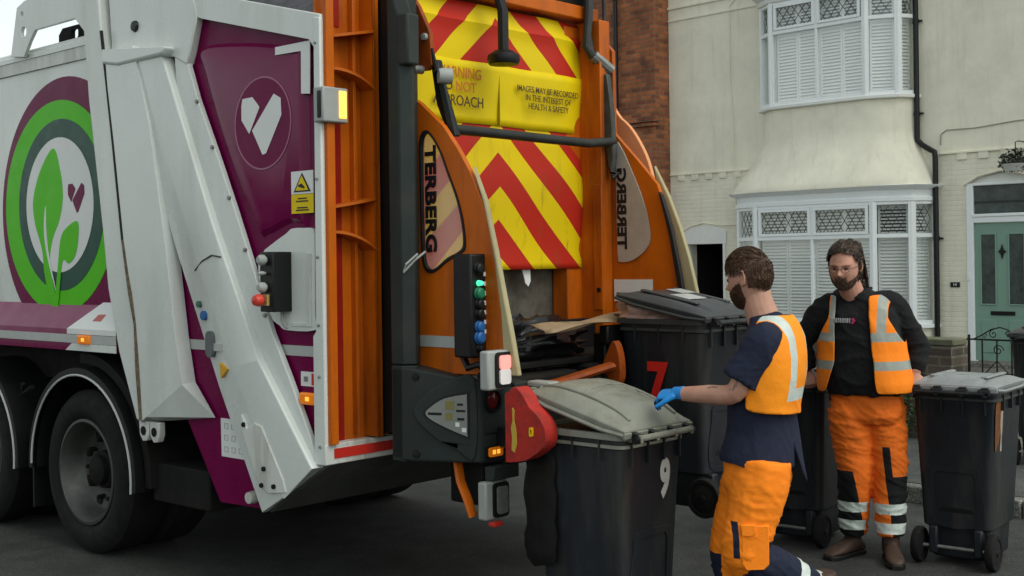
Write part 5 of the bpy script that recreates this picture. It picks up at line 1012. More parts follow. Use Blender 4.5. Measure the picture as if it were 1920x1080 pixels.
class Head:
    def __init__(s, c, fwd, up=(0, 0, 1), k=1.):
        s.c = Vector(c); s.f = Vector(fwd).normalized(); s.u = Vector(up); s.u = (s.u-s.f*s.u.dot(s.f)).normalized(); s.a = s.u.cross(s.f); s.k = k; s.jaw = 1.
    def P(s, a, b, c): return s.c+(s.a*a+s.f*b+s.u*c)*s.k
    def S(s, d, off=0.):
        a, b, c = d; x = .077*a; y = .098*b; z = (.118 if c > 0 else .122)*c; G = math.exp
        if c < -.05:
            t = min(1, (-c-.05)/.85); x *= (1-.22*t)*(1+(s.jaw-1)*min(1, t*2)); y *= 1-.05*t
            if b < 0: y *= 1-.30*t
            else: y += .012*t*b
        if b > 0:
            y -= .006*(1-abs(a))*G(-((c-.05)/.5)**2)
            y += .030*G(-(a/.15)**2)*G(-((c+.19)/.11)**2)+.014*G(-(a/.12)**2)*G(-((c+.03)/.16)**2)
            y += .004*G(-((abs(a)-.12)/.08)**2)*G(-((c+.22)/.07)**2)
            y -= .013*G(-(((abs(a)-.38)/.18)**2+((c-.06)/.10)**2))
            y += .006*G(-((c-.21)/.08)**2)*(1 if abs(a) < .75 else 0)
            y += .007*G(-((a/.28)**2+((c+.46)/.05)**2))+.006*G(-((a/.26)**2+((c+.55)/.05)**2))-.004*G(-((a/.26)**2+((c+.505)/.018)**2))
            y += .010*G(-((a/.3)**2+((c+.82)/.14)**2)); y += .005*G(-(((abs(a)-.5)/.2)**2+((c+.15)/.18)**2))
        if off: x += a*off; y += b*off; z += c*off
        return s.P(x, y, z)
    def grid(s, nt=64, npz=56, off=0., mask=None, offf=None):
        vs = []; fs = []
        for j in range(npz+1):
            ph = -math.pi/2+math.pi*j/npz
            for i in range(nt):
                t = 2*math.pi*i/nt; d = (math.cos(ph)*math.sin(t), math.cos(ph)*math.cos(t), math.sin(ph)); vs.append(tuple(s.S(d, offf(d) if offf else off)))
        def cd(j, i): ph = -math.pi/2+math.pi*(j+.5)/npz; t = 2*math.pi*(i+.5)/nt; return (math.cos(ph)*math.sin(t), math.cos(ph)*math.cos(t), math.sin(ph))
        for j in range(npz):
            for i in range(nt):
                if mask and not mask(cd(j, i)): continue
                fs.append((j*nt+i, j*nt+(i+1) % nt, (j+1)*nt+(i+1) % nt, (j+1)*nt+i))
        return vs, fs
    def ears(s, mb):
        for sg in (-1, 1):
            pts = []
            for i in range(15):
                t = R(35+i*19.5); bk = -math.cos(t); pts.append(s.P(sg*(.079+.009*max(-.3, bk)+.003), -.014+.018*math.cos(t), .004+.031*math.sin(t)))
            mb.tube(pts, [.0045]*10+[.005, .006, .0065, .006, .005], 8)
            rs = []
            for i in range(9):
                t = math.pi*i/8; st = max(.05, math.sin(t))
                rs.append([tuple(s.P(sg*(.074+.006*(1-math.cos(2*math.pi*k/14))*.5*st+.0035*math.sin(2*math.pi*k/14)), -.014+.016*math.cos(2*math.pi*k/14)*st, .002-.029*math.cos(t))) for k in range(14)])
            mb.rings(rs)
def hand(mb, w, d, n, curl=(30, 45, 30), k=1., thumb=1, spread=.10, tcurl=20):
    w = Vector(w); d = Vector(d).normalized(); n = Vector(n); n = (n-d*n.dot(d)).normalized(); s = d.cross(n)*thumb      # s points to the thumb side
    pr = [(0, .026, .020), (.02, .029, .018), (.05, .038, .016), (.08, .042, .014), (.092, .038, .011)]; rs = []
    for t, a, b_ in pr: rs.append([tuple(w+d*t*k+s*a*k*math.cos(2*math.pi*i/16)+n*b_*k*math.sin(2*math.pi*i/16)) for i in range(16)])
    mb.rings(rs)
    for i, (off, ln, r) in enumerate(((.030, .070, .0092), (.010, .078, .0096), (-.011, .073, .0092), (-.030, .057, .0082))):
        p = w+d*(.083-abs(off)*.12)*k+s*off*k; dd_ = (d+s*off*spread*20*.5).normalized(); pts = [p-dd_*.015*k, p]; ang = 0; cc = [curl[0]*(1+.08*i), curl[1]*(1-.04*i), curl[2]]
        nn = n
        for seg, c in zip((.45, .30, .25), cc):
            rot = Matrix.Rotation(R(-c), 3, nn.cross(dd_).normalized()) if False else Matrix.Rotation(R(c), 3, dd_.cross(-nn).normalized())
            dd_ = rot @ dd_; nn = rot @ nn; p = p+dd_*ln*seg*k; pts.append(p)
        mb.tube(pts, [r*k, r*k, r*.96*k, r*.88*k, r*.66*k], 10)
    p = w+d*.022*k+s*.024*k; td = (d*.75+s*.65-n*.15).normalized(); pts = [p, p+td*.035*k]; td2 = (td-n*math.sin(R(tcurl))*.8+d*.25).normalized(); pts.append(pts[-1]+td2*.030*k); pts.append(pts[-1]+(td2+d*.3).normalized()*.024*k)
    mb.tube(pts, [.014*k, .0125*k, .0105*k, .008*k], 10)
def limb(mb, pts, rad, n=16): 
    # resample with a smooth curve
    P = [Vector(p) for p in pts]; out = []; rr_ = []
    for i in range(len(P)-1):
        p0 = P[max(0, i-1)]; p1 = P[i]; p2 = P[i+1]; p3 = P[min(len(P)-1, i+2)]; m = 5
        for j in range(m if i < len(P)-2 else m+1):
            t = j/m; out.append(.5*((2*p1)+(p2-p0)*t+(2*p0-5*p1+4*p2-p3)*t*t+(-p0+3*p1-3*p2+p3)*t**3)); rr_.append(rad[i]*(1-t)+rad[i+1]*t)
    mb.tube(out, rr_, n)
def strand(mb, pts, w0, mi=0):
    n = len(pts); vs = []; 
    for i, p in enumerate(pts):
        d = (pts[min(i+1, n-1)]-pts[max(i-1, 0)]); s = d.cross(Vector((random.gauss(0, .25), random.gauss(0, .25), random.gauss(0, .25)))+strand.n).normalized(); ww = w0*(1-.75*(i/(n-1))**2); vs += [p-s*ww, p+s*ww]
    mb.add(vs, [(2*i, 2*i+1, 2*i+3, 2*i+2) for i in range(n-1)], mi)
strand.n = Vector((0, 0, 1))
def bisect(me, planes):
    bm = bmesh.new(); bm.from_mesh(me)
    for co, no in planes: bmesh.ops.bisect_plane(bm, geom=bm.verts[:]+bm.edges[:]+bm.faces[:], plane_co=co, plane_no=no, dist=1e-5)
    bm.to_mesh(me); bm.free()
def assign(me, fn, dele=None):
    bm = bmesh.new(); bm.from_mesh(me); bm.faces.ensure_lookup_table(); kill = []
    for f in bm.faces:
        c = f.calc_center_median(); f.material_index = fn(c, f.normal)
        if dele and dele(c, f.normal): kill.append(f)
    if kill:
        bmesh.ops.delete(bm, geom=kill, context='FACES')
        for it in range(14):
            new = {}
            for v in bm.verts:
                be = [e for e in v.link_edges if len(e.link_faces) == 1]
                if len(be) == 2: new[v] = v.co*.4+(be[0].other_vert(v).co+be[1].other_vert(v).co)*.3
            for v, c in new.items(): v.co = c
            if it % 4 == 3:
                inner = {v2 for v in new for v2 in (e.other_vert(v) for e in v.link_edges) if v2 not in new}; mv = {v: v.co*.5+sum((e.other_vert(v).co for e in v.link_edges), Vector())/len(v.link_edges)*.5 for v in inner}
                for v, c in mv.items(): v.co = c
    bm.to_mesh(me); bm.free()

# ------------------------------------------------------------------ young man
ym = thing('person', 'young man with short brown hair, orange vest over navy T-shirt and a blue glove', 'person', (1.05, 5.30, 0), 0)
hd = Head((-.018, .04, 1.655), (-.74, .66, -.16), (.05, 0, 1), 1.02)
fT = Vector((-.88, .47, 0)).normalized(); lT = Vector((-fT.y, fT.x, 0))   # lT = his left, towards the camera
bodyb = MB(); vs_, fs_ = hd.grid(); bodyb.add(vs_, fs_); hd.ears(bodyb)
limb(bodyb, [(-.0, .035, 1.64), (.015, .03, 1.56), (.045, .02, 1.46), (.06, .01, 1.36)], [.064, .066, .074, .10])
SHL = Vector((.0, -.165, 1.405)); SHR = Vector((.12, .175, 1.405)); ELB = Vector((-.125, -.16, 1.185)); WR = Vector((-.335, .035, 1.163))
limb(bodyb, [SHL+Vector((.03, .08, 0)), SHL, (SHL+ELB)/2, ELB, ELB*.55+WR*.45+Vector((0, 0, -.006)), WR, WR+(WR-ELB)*.06], [.05, .056, .050, .044, .042, .028, .027])
HD = Vector((-.95, .55, -.10))
ERB = Vector((.14, .28, 1.15)); WRR = Vector((.06, .26, .93))
limb(bodyb, [SHR, (SHR+ERB)/2, ERB, (ERB+WRR)/2, WRR], [.054, .048, .042, .038, .027]); hand(bodyb, WRR, (-.2, 0, -1), (.3, .9, .1), (20, 35, 25), 1, -1)
rs = [ellipse_ring((.02, 0, .88), fT, .14, .09), ellipse_ring((.02, 0, 1.1), fT, .13, .085), ellipse_ring((.05, 0, 1.35), fT, .15, .09), ellipse_ring((.05, 0, 1.43), fT, .12, .07)]; bodyb.rings(rs)
HIPL = Vector((.0, -.09, .92)); HIPR = Vector((.03, .10, .92)); KNL = Vector((-.085, -.12, .50)); ANL = Vector((.255, -.02, .315)); KNR = Vector((-.10, .10, .50)); ANR = Vector((-.07, .13, .10))
limb(bodyb, [HIPL, (HIPL+KNL)/2, KNL, (KNL+ANL)/2, ANL], [.08, .07, .05, .048, .035]); limb(bodyb, [HIPR, (HIPR+KNR)/2, KNR, (KNR+ANR)/2, ANR], [.08, .07, .05, .048, .035])
me = remesh(bodyb, .0050, 3)
inks = []
ax_ = (WR-ELB).normalized(); cen = ELB.lerp(WR, .42); camd = Vector((.1, -1, .15)).normalized(); upd = ax_.cross(camd).normalized()
for k in range(26): a = 2*math.pi*k/26; inks.append(cen+ax_*.028*math.cos(a)+upd*.024*math.sin(a)+camd*.040)
for k in range(14): t = k/13; inks.append(ELB.lerp(SHL, .12+.14*t)+Vector((-.02+.015*math.sin(k*2.), -.042, .012*math.cos(k*1.7))))
for k in range(10): t = k/9; inks.append(ELB+Vector((-.03-.04*t, -.035, .018+.016*math.sin(k*1.9))))
assign(me, lambda c, n: 1 if (c.z < 1.27 and any((c-i).length < .0072 for i in inks)) else 0)
yb = finish(me, 'body', [SKIN, INK], ym)
gm = MB(); hand(gm, WR+(WR-ELB).normalized()*-.012, HD, (-.12, -.35, .93), (38, 50, 30), 1.07, -1); limb(gm, [WR-(WR-ELB).normalized()*.035, WR-(WR-ELB).normalized()*.01, WR+(WR-ELB).normalized()*.02], [.033, .031, .030])
me = remesh(gm, .0042, 3); nrmg = Vector((-.12, -.35, .93)).normalized()
TIP = WR+HD.normalized()*.105
assign(me, lambda c, n: 1 if ((c-TIP).dot(HD.normalized()) > -.012 and n.dot(nrmg) < .45) or n.dot(nrmg) < -.45 else 0)
finish(me, 'glove', [GLOVE, mat('black_glove_palm', (.015, .016, .018), .6)], ym)
for sg in (-1, 1): b = MB(); b.ball(hd.P(sg*.031, .079, .008), .0115); b.build('eye', EYEM, ym)
# hair
def hmask(d): a, b_, c = d; return c > (.42 if b_ > .55 else (.22 if b_ > .15 else (-.02 if b_ > -.15 else -.46+.15*abs(a)))) and not (abs(a) > .50 and -.34 < b_ < .25 and c < .20)
def hoff(d): a, b_, c = d; e = .007+.013*max(0, c)+.006*max(0, b_)*max(0, c); lo = (.42 if b_ > .55 else (.22 if b_ > .15 else -.52)); return max(.002, e*min(1, max(.15, (c-lo+.08)/.45)))+.003*noise.noise(Vector(d)*9)
vs_, fs_ = hd.grid(72, 64, mask=hmask, offf=hoff); hb_ = MB(); hb_.add(vs_, fs_); hair = hb_.build('hair', HAIR1, ym)
b = MB()
for i in range(5200):
    z = random.uniform(-.55, 1); t = random.uniform(0, 2*math.pi); r_ = math.sqrt(1-z*z); d = Vector((r_*math.sin(t), r_*math.cos(t), z))
    if not hmask(d): continue
    wt = min(1, max(0, (d.z-.15)/.55)); top = wt > .5; ln = .012+.022*wt
    fl = Vector((.12*random.gauss(0, 1), -.15+1.05*wt, -1+.9*wt)); fl = (fl-d*fl.dot(d)).normalized(); p = d.copy(); pts = []; o0 = hoff(d)
    for k in range(4): q = (d+fl*(ln*k/3/.1)).normalized(); pts.append(hd.S(tuple(q), o0+.001+.005*math.sin(k*1.0)*(1 if top else .4)))
    strand.n = (pts[0]-hd.c); strand(b, pts, random.uniform(.0009, .0018), 0 if random.random() < .7 else 1)
b.build('hair_strands', [HAIR1, mat('lighter_brown_hair', (.15, .085, .05), .5)], hair, smooth=False)
def bedge(lo, tp):
    def E(d):
        a, b_, c = d; a = abs(a)
        if b_ < .03 or c < -.985: return -1
        e = lo-.40*max(0, b_)**1.3-c
        if b_ > .55: e = max(e, min(.40-a, tp-c))
        if b_ > .5 and a < .21: e = min(e, max(-.555-c, c+.475))
        return min(e, (b_-.03)*1.2, c+.985)
    return E
def fuzz(h, E, off, n, ln, m, nm, parent, mats=None):
    mask = lambda d: E(d) > 0; of = lambda d: -.001+min(1, max(0, E(d))/.14)*off
    vs_, fs_ = h.grid(110, 96, mask=mask, offf=lambda d: of(d)+.002*noise.noise(Vector(d)*14)); q = MB(); q.add(vs_, fs_); o = q.build(nm, m, parent); b = MB()
    for i in range(n):
        z = random.uniform(-1, .1); t = random.uniform(0, 2*math.pi); r_ = math.sqrt(1-z*z); d = Vector((r_*math.sin(t), r_*math.cos(t), z))
        if E(d) < -.03+random.uniform(-.02, .03): continue
        fl = Vector((random.gauss(0, .35), .4+random.gauss(0, .25), -1)); fl = (fl-d*fl.dot(d)).normalized(); pts = []; L_ = ln*random.uniform(.5, 1.2)*min(1, .4+max(0, E(d))*4)
        for k in range(3): qd = (d+fl*(L_*k/2/.1)).normalized(); pts.append(h.S(tuple(qd), max(0, of(d))+.0005+.003*k))
        strand.n = pts[0]-h.c; strand(b, pts, random.uniform(.0006, .0012), 0 if random.random() < .65 else 1)
    b.build(nm+'_strands', mats or [m, m], o, smooth=False); return o
fuzz(hd, bedge(-.10, -.34), .008, 9000, .018, BEARD1, 'beard', ym, [BEARD1, mat('light_auburn_beard', (.13, .06, .03), .6)])
# T-shirt
def torso(rings_, f, p=2.4): return [ellipse_ring(c, ff, hl, hd_, 32, p, tl_) for c, ff, hl, hd_, tl_ in rings_]
Y_T = [((.00, 0, .845), fT, .196, .158, (0, 0)), ((.0, 0, .90), fT, .192, .154, (0, 0)), ((.012, 0, 1.0), fT, .178, .136, (0, 0)), ((.02, 0, 1.12), fT, .180, .130, (0, 0)), ((.045, 0, 1.24), fT, .195, .128, (0, 0)), ((.055, 0, 1.33), fT, .200, .122, (0, 0)), ((.060, 0, 1.40), fT, .190, .110, (0, 0)), ((.062, .0, 1.445), fT, .145, .090, (0, -.1)), ((.055, .0, 1.475), fT, .090, .075, (0, -.15)), ((.045, .01, 1.505), fT, .066, .066, (0, -.2))]
tb_ = MB(); tb_.rings(torso(Y_T, fT))
limb(tb_, [SHL+Vector((.06, .10, .0)), SHL+Vector((.0, .0, -.005)), SHL.lerp(ELB, .45), SHL.lerp(ELB, .80)+Vector((-.005, 0, 0))], [.070, .074, .080, .083])
limb(tb_, [SHR+Vector((-.03, -.10, .0)), SHR, SHR.lerp(ERB, .5), SHR.lerp(ERB, .8)], [.070, .074, .080, .078])
me = remesh(tb_, .010, 5); wrinkle(me, .013, 8, (1, 1, .6), 2); wrinkle(me, .005, 20, None, 5)
SDL = (ELB-SHL).normalized()
assign(me, lambda c, n: 0, lambda c, n: c.z < .866-.10*c.x+.006*math.sin(c.x*30))
finish(me, 'tshirt', [NAVY], ym)
b = MB(); rs = []
for i in range(9):
    t = i/8; rs.append([(.10+.095*t+.07*(k/4)*(1-.75*t), -.06+.10*k/4+.015*math.sin(t*3+k), 1.10-.31*t*(1-.10*k/4)) for k in range(5)])
b.rings(rs, closed=False, cap=False); b.build('tshirt_tail', NAVY, ym, solid=.006)
# trousers
tr = MB(); tr.rings(torso([((.0, 0, 1.0), fT, .155, .115, (0, 0)), ((.0, 0, .90), fT, .172, .132, (0, 0)), ((-.0, 0, .80), fT, .178, .140, (0, 0)), ((-.005, 0, .74), fT, .150, .120, (0, 0))], fT))
limb(tr, [HIPL+Vector((0, 0, -.03)), HIPL.lerp(KNL, .35)+Vector((.015, 0, 0)), HIPL.lerp(KNL, .7)+Vector((.005, 0, 0)), KNL+Vector((.0, 0, .0)), KNL.lerp(ANL, .4), KNL.lerp(ANL, .75), ANL], [.125, .125, .108, .092, .088, .078, .070], 20)
limb(tr, [HIPR+Vector((0, 0, -.03)), HIPR.lerp(KNR, .4), HIPR.lerp(KNR, .75), KNR, KNR.lerp(ANR, .4), KNR.lerp(ANR, .8), ANR], [.125, .122, .105, .095, .090, .085, .080], 20)
me = remesh(tr, .009, 5); wrinkle(me, .010, 9, (1, 1, 1.5), 11); wrinkle(me, .006, 24, (1, 1, 1.4), 4)
sdl = (ANL-KNL).normalized(); bisect(me, [(KNL.lerp(ANL, t), sdl) for t in (.60, .72, .86, .96)]+[((-.147, 0, .6), (1, 0, .03)), ((-.123, 0, .6), (1, 0, .03)), ((0, 0, .65), (0, 0, 1)), ((0, 0, .50), (0, 0, 1)), ((0, 0, .35), (0, 0, 1)), ((0, 0, .30), (0, 0, 1)), ((0, 0, .24), (0, 0, 1)), ((0, 0, .19), (0, 0, 1))])
def ytm(c, n):
    near = c.y < .0-.0
    if near:
        a = (c-KNL).dot(sdl)/(ANL-KNL).length
        if c.z < .56 and a > -.12 and (c-KNL).cross(sdl).length < .12:
            if .60 < a < .72 or .86 < a < .96: return 2
            if a > .02-.0*n.z: return 1
        return 1 if (abs(c.x+.135+.03*(c.z-.6)) < .012 and .50 < c.z < .65 and c.y < -.1) else 0
    if .30 < c.z < .35 or .19 < c.z < .24: return 2
    return 1 if (c.z < .46 and c.x < -.155) else 0
assign(me, ytm); finish(me, 'trousers', [HIVIS, NAVY, REFT], ym)
b = MB(); pk = [(-.115, .64), (-.0, .64), (-.0, .475), (-.02, .455), (-.10, .455), (-.115, .48)]
b.prism(pk, lambda a, z, q: (a-.0+q*.1, -.212-q+.10*abs(a+.06)+ (z-.6)*-.02, z), -.03, .012); b.prism([(-.118, .645), (-.055, .645), (-.055, .605), (-.075, .598), (-.118, .60)], lambda a, z, q: (a, -.222-q+.10*abs(a+.06), z), -.01, .008); b.build('cargo_pocket', HIVIS, ym, bevel=.008)
# vest
vb = MB(); vb.rings(torso([(c, f_, hl+.003, hd_+.003, tt) for c, f_, hl, hd_, tt in Y_T[2:]], fT)); me = remesh(vb, .009, 4)
nn_ = [v.normal.copy() for v in me.vertices]
for v, n in zip(me.vertices, nn_): v.co += n*.022
wrinkle(me, .006, 9, (1, 1, .5), 9, 1.5)
tc_ = Vector((.05, 0, 1.2)); planes = [((0, 0, z), (0, 0, 1)) for z in (1.145, 1.195)]+[(tc_+lT*s*q, lT) for s in (-1, 1) for q in (.075, .128)]
planes += [((0, 0, 1.10), Vector((.10, 0, 1))), (tc_+lT*.005, lT)]
bisect(me, planes)
def vpos(c): r_ = c-tc_; return r_.dot(lT), r_.dot(fT)
def yv(c, n):
    l, f_ = vpos(c)
    if 1.145 < c.z < 1.195 and (f_ < -.0 or True) and abs(l) < .128 and f_ < .0: return 1
    if .075 < abs(l) < .128 and c.z > 1.145: return 1
    return 0
def yk(c, n):
    l, f_ = vpos(c)
    if c.z < 1.10-(c.x)*.10+.05*max(0, f_+.05): return True
    if math.hypot((c-Vector((.03, 0, 0))).dot(fT)*1.0, (c.z-1.365)*.75) < .080 and abs(l) > .15: return True
    if f_ > .035-.25*max(0, c.z-1.36) and l > -.05: return True
    if f_ > .05 and abs(l) < .06: return True
    return c.z > 1.500 or (c.z > 1.45 and f_ > .02)
assign(me, yv, yk); finish(me, 'vest', [HIVISY, REFT], ym, solid=.004)
# boots
def boot(par, an, d, k=1., sole=True):
    d = Vector((d[0], d[1], 0)).normalized(); s = Vector((-d.y, d.x, 0)); an = Vector(an); z0 = an.z-.09; b = MB(); rs = []
    for t, hw, h in ((-.075, .028, .05), (-.065, .036, .075), (-.03, .040, .10), (.03, .041, .105), (.08, .044, .085), (.14, .048, .065), (.185, .044, .055), (.21, .030, .042), (.218, .012, .03)):
        c = Vector((an.x, an.y, z0))+d*t*k; rs.append([tuple(c+s*hw*k*math.copysign(abs(math.cos(a))**.8, math.cos(a))+Vector((0, 0, .018+max(0, h*k-.018)*(.5+.5*math.sin(a))))) for a in [2*math.pi*i/18 for i in range(18)]])
    b.rings(rs); limb(b, [an+Vector((0, 0, -.03)), an+Vector((0, 0, .05)), an+Vector((0, 0, .11))], [.052, .050, .052])
    me = remesh(b, .007, 4); wrinkle(me, .003, 30); o = finish(me, 'boot', [BOOT], par)
    b = MB(); out = []
    for t, hw in ((-.08, .022), (-.07, .036), (-.02, .040), (.05, .040), (.10, .047), (.15, .050), (.19, .045), (.22, .026)): out.append((t, hw))
    c0 = Vector((an.x, an.y, 0)); pts = [c0+d*t*k+s*hw*k for t, hw in out]+[c0+d*t*k-s*hw*k for t, hw in reversed(out)]
    b.prism([(p.x, p.y) for p in pts], PLAN, z0, z0+.026); b.build('sole', BLACK, o, bevel=.004); return o
boot(ym, ANR+Vector((0, 0, -.01)), (-1, .1)); boot(ym, ANL+Vector((.02, 0, -.03)), (-.8, .5))

# ------------------------------------------------------------------ bearded man
bmn = thing('person', 'bearded man with long brown hair, black hoodie and open orange vest, leaning on two bins', 'person', (2.04, 7.10, 0), 0)
h2 = Head((-.140, -.085, 1.690), (-.50, -.84, -.20), (-.06, -.1, 1), 1.06)
fB = Vector((-.42, -.9, 0)).normalized(); lB = Vector((-fB.y, fB.x, 0))      # his left is image right
S_R = Vector((-.205, .06, 1.455)); S_L = Vector((.145, -.02, 1.460)); E_R = Vector((-.325, .15, 1.235)); E_L = Vector((.290, .01, 1.215)); W_R = Vector((-.30, .16, 1.085)); W_L = Vector((.268, -.05, 1.075))
h2.jaw = 1.12
bb_ = MB(); vs_, fs_ = h2.grid(); bb_.add(vs_, fs_); h2.ears(bb_)
limb(bb_, [(-.125, -.06, 1.66), (-.10, -.045, 1.58), (-.06, .0, 1.49), (-.04, .02, 1.38)], [.062, .066, .075, .10])
for S_, E_, W_ in ((S_R, E_R, W_R), (S_L, E_L, W_L)): limb(bb_, [S_, (S_+E_)/2, E_, (E_+W_)/2, W_], [.055, .05, .045, .038, .031])
hand(bb_, W_R, (.12, -.25, -.95), (-.45, -.85, .1), (55, 65, 40), 1.05, 1); hand(bb_, W_L, (.02, -.30, -.93), (.15, -.93, .25), (62, 75, 40), 1.10, -1)
bb_.rings([ellipse_ring((0, 0, .9), fB, .15, .10), ellipse_ring((-.03, 0, 1.2), fB, .15, .10), ellipse_ring((-.035, .01, 1.45), fB, .14, .08)])
H_R = Vector((-.095, .02, .92)); H_L = Vector((.10, .0, .92)); K_R = Vector((-.075, .0, .50)); K_L = Vector((.12, -.03, .49)); A_R = Vector((-.06, .10, .10)); A_L = Vector((.115, -.05, .10))
for a_, k_, n_ in ((H_R, K_R, A_R), (H_L, K_L, A_L)): limb(bb_, [a_, (a_+k_)/2, k_, (k_+n_)/2, n_], [.08, .07, .05, .048, .035])
me = remesh(bb_, .0055, 3)
inv = lambda c: Vector(((c-h2.c).dot(h2.a), (c-h2.c).dot(h2.f), (c-h2.c).dot(h2.u)))/h2.k
def skm(c, n):
    q = inv(c)
    if q.y > .07 and abs(q.x) < .024 and -.068 < q.z < -.056: return 1
    return 0
assign(me, skm); finish(me, 'body', [SKIN2, LIP, mat('eye_shadow_skin', (.20, .085, .06), .5)], bmn)
for sg in (-1, 1):
    b = MB(); b.ball(h2.P(sg*.031, .0765, .005), (.0115, .0115, .0065)); b.build('eye', EYEM, bmn)
    b = MB()
    for k in range(110):
        x = sg*random.uniform(.013, .052); p = h2.P(x, .0, .0); dz = .026-.10*max(0, abs(x)-.035); d = (x/.077, math.sqrt(max(0, 1-(x/.077)**2-(dz/.118)**2)), dz/.118); p = h2.S(d, .002+random.uniform(0, .004)); q = h2.S((d[0]+sg*.11, d[1], d[2]+.01), .003); strand.n = h2.u; strand(b, [p, q], .0018)
    b.build('eyebrow', HAIR2, bmn, smooth=False)
def h2mask(d): a, b_, c = d; return (c > .74-.22*abs(a) and b_ > .35) or (b_ <= .35 and c > .25 and b_ > .05) or (b_ <= .05 and c > -.75 )
vs_, fs_ = h2.grid(72, 60, mask=h2mask, offf=lambda d: .006+.014*max(0, d[2])+(.022*max(0, -d[1]))+.004*noise.noise(Vector(d)*7)); q = MB(); q.add(vs_, fs_); hair = q.build('hair', HAIR2, bmn)
b = MB()
for i in range(3600):
    z = random.uniform(-.5, 1); t = random.uniform(0, 2*math.pi); r_ = math.sqrt(1-z*z); d = Vector((r_*math.sin(t), r_*math.cos(t), z))
    if not h2mask(d): continue
    p = h2.S(tuple(d), .012+.012*max(0, z)); pts = [p]; L_ = random.uniform(.22, .32) if d.x > -.2 else random.uniform(.15, .2); step = L_/9; cur = p.copy(); ph = random.uniform(0, 6)
    for k in range(9):
        loc = inv(cur); e = Vector((loc.x/.095, loc.y/.118, loc.z/.135)); nrm_ = Vector((loc.x, loc.y, loc.z)).normalized()
        fl = Vector((0.12*math.copysign(1, loc.x), -1.0, .05)) if loc.y > -.055 and loc.z > -.05 else Vector((.05*math.copysign(1, loc.x), -.18, -1))
        w_ = (fl-nrm_*fl.dot(nrm_)*(1 if e.length < 1.12 else 0)).normalized(); nl = loc*h2.k+w_*step; e = Vector((nl.x/.095, nl.y/.118, nl.z/.135))
        if e.length < 1.0 and nl.z > -.10: nl = nl/e.length
        cur = h2.c+h2.a*nl.x+h2.f*nl.y+h2.u*nl.z+Vector((math.sin(k*.9+ph), math.cos(k*.8+ph), 0))*.0022; pts.append(cur.copy())
        if cur.z < 1.475: break
    if len(pts) > 2: strand.n = (pts[0]-h2.c); strand(b, pts, random.uniform(.0012, .0026), 0 if random.random() < .7 else 1)
b.build('hair_strands', [HAIR2, mat('sun_bleached_hair', (.12, .075, .045), .45)], hair, smooth=False)
fuzz(h2, bedge(-.30, -.34), .006, 9000, .020, BEARD2, 'beard', bmn, [BEARD2, mat('greying_beard', (.26, .18, .13), .6)])
gl = MB()
for sg in (-1, 1):
    gl.tube([h2.P(sg*.032+.021*math.cos(R(k*24)), .101-.10*abs(sg*.032+.021*math.cos(R(k*24)))**1.6*3, .003+.015*math.sin(R(k*24))) for k in range(16)], .0014, 6)
    gl.tube([h2.P(sg*.052, .094, .008), h2.P(sg*.074, .080, .010), h2.P(sg*.084, .0, .010)], .0014, 6)
gl.tube([h2.P(-.011, .102, .006), h2.P(0, .106, .009), h2.P(.011, .102, .006)], .0014, 6)
gl.build('glasses', mat('dark_thin_frame', (.03, .025, .02), .4), bmn)
# hoodie
B_T = [((.0, 0, .955), fB, .214, .165, (0, 0)), ((-.005, 0, 1.02), fB, .226, .180, (0, 0)), ((-.015, 0, 1.12), fB, .226, .182, (0, 0)), ((-.025, 0, 1.25), fB, .224, .170, (0, 0)), ((-.033, 0, 1.36), fB, .222, .150, (0, 0)), ((-.036, .01, 1.44), fB, .205, .125, (0, 0)), ((-.04, .01, 1.495), fB, .155, .100, (0, -.08)), ((-.055, .0, 1.53), fB, .10, .088, (0, -.15)), ((-.07, -.01, 1.555), fB, .082, .080, (0, -.2))]
tb_ = MB(); tb_.rings(torso(B_T, fB))
limb(tb_, [S_R+Vector((.08, 0, 0)), S_R, S_R.lerp(E_R, .5)+Vector((-.012, 0, 0)), E_R+Vector((-.01, .01, 0)), E_R.lerp(W_R, .5), W_R+Vector((0, 0, .0))], [.078, .074, .074, .070, .062, .046])
limb(tb_, [S_L+Vector((-.08, 0, 0)), S_L, S_L.lerp(E_L, .5)+Vector((.015, 0, 0)), E_L+Vector((.012, .01, 0)), E_L.lerp(W_L, .5)+Vector((.008, 0, 0)), W_L+Vector((0, .01, .01))], [.078, .076, .076, .072, .062, .046])
me = remesh(tb_, .010, 5); wrinkle(me, .014, 8, (1, 1, 1.3), 21); wrinkle(me, .006, 22, None, 8); finish(me, 'hoodie', [BLKC], bmn)
b = MB(); rs = []
for i in range(9):
    t = i/8; a = math.pi*(.08+.84*t) ; b0 = Vector((-.055, .06, 1.51)); rs.append([tuple(b0+lB*math.cos(a)*.115+(-fB)*(.02+.06*math.sin(a))+Vector((0, 0, .01+.03*math.sin(a)))+Vector((math.cos(2*math.pi*k/10)*.035, math.sin(2*math.pi*k/10)*.03, math.sin(2*math.pi*k/10+1)*.035))) for k in range(10)])
b.rings(rs); me = remesh(b, .01, 4); finish(me, 'hood', [BLKC], bmn)
fm = frame_m((-.137, -.175, 1.382), tuple(lB), (0, 0, 1)); LOGO = mat('pale_print', (.42, .42, .42), .7)
b = MB(); x = -.078
for wd in (.010, .004, .009, .004, .010, .008, .005, .009, .006):
    b.prism([(x, -.010), (x+wd, -.012), (x+wd, .011), (x+wd*.4, .014), (x, .012)], lambda a, z, q: tuple(Vector((-.033, 0, 1.385))+lB*(a-.055)+fB*(.171-q-1.6*(a-.055)**2)+Vector((0, 0, z))), -.012, .0); x += wd+.0055
b.build('chest_print', LOGO, bmn)
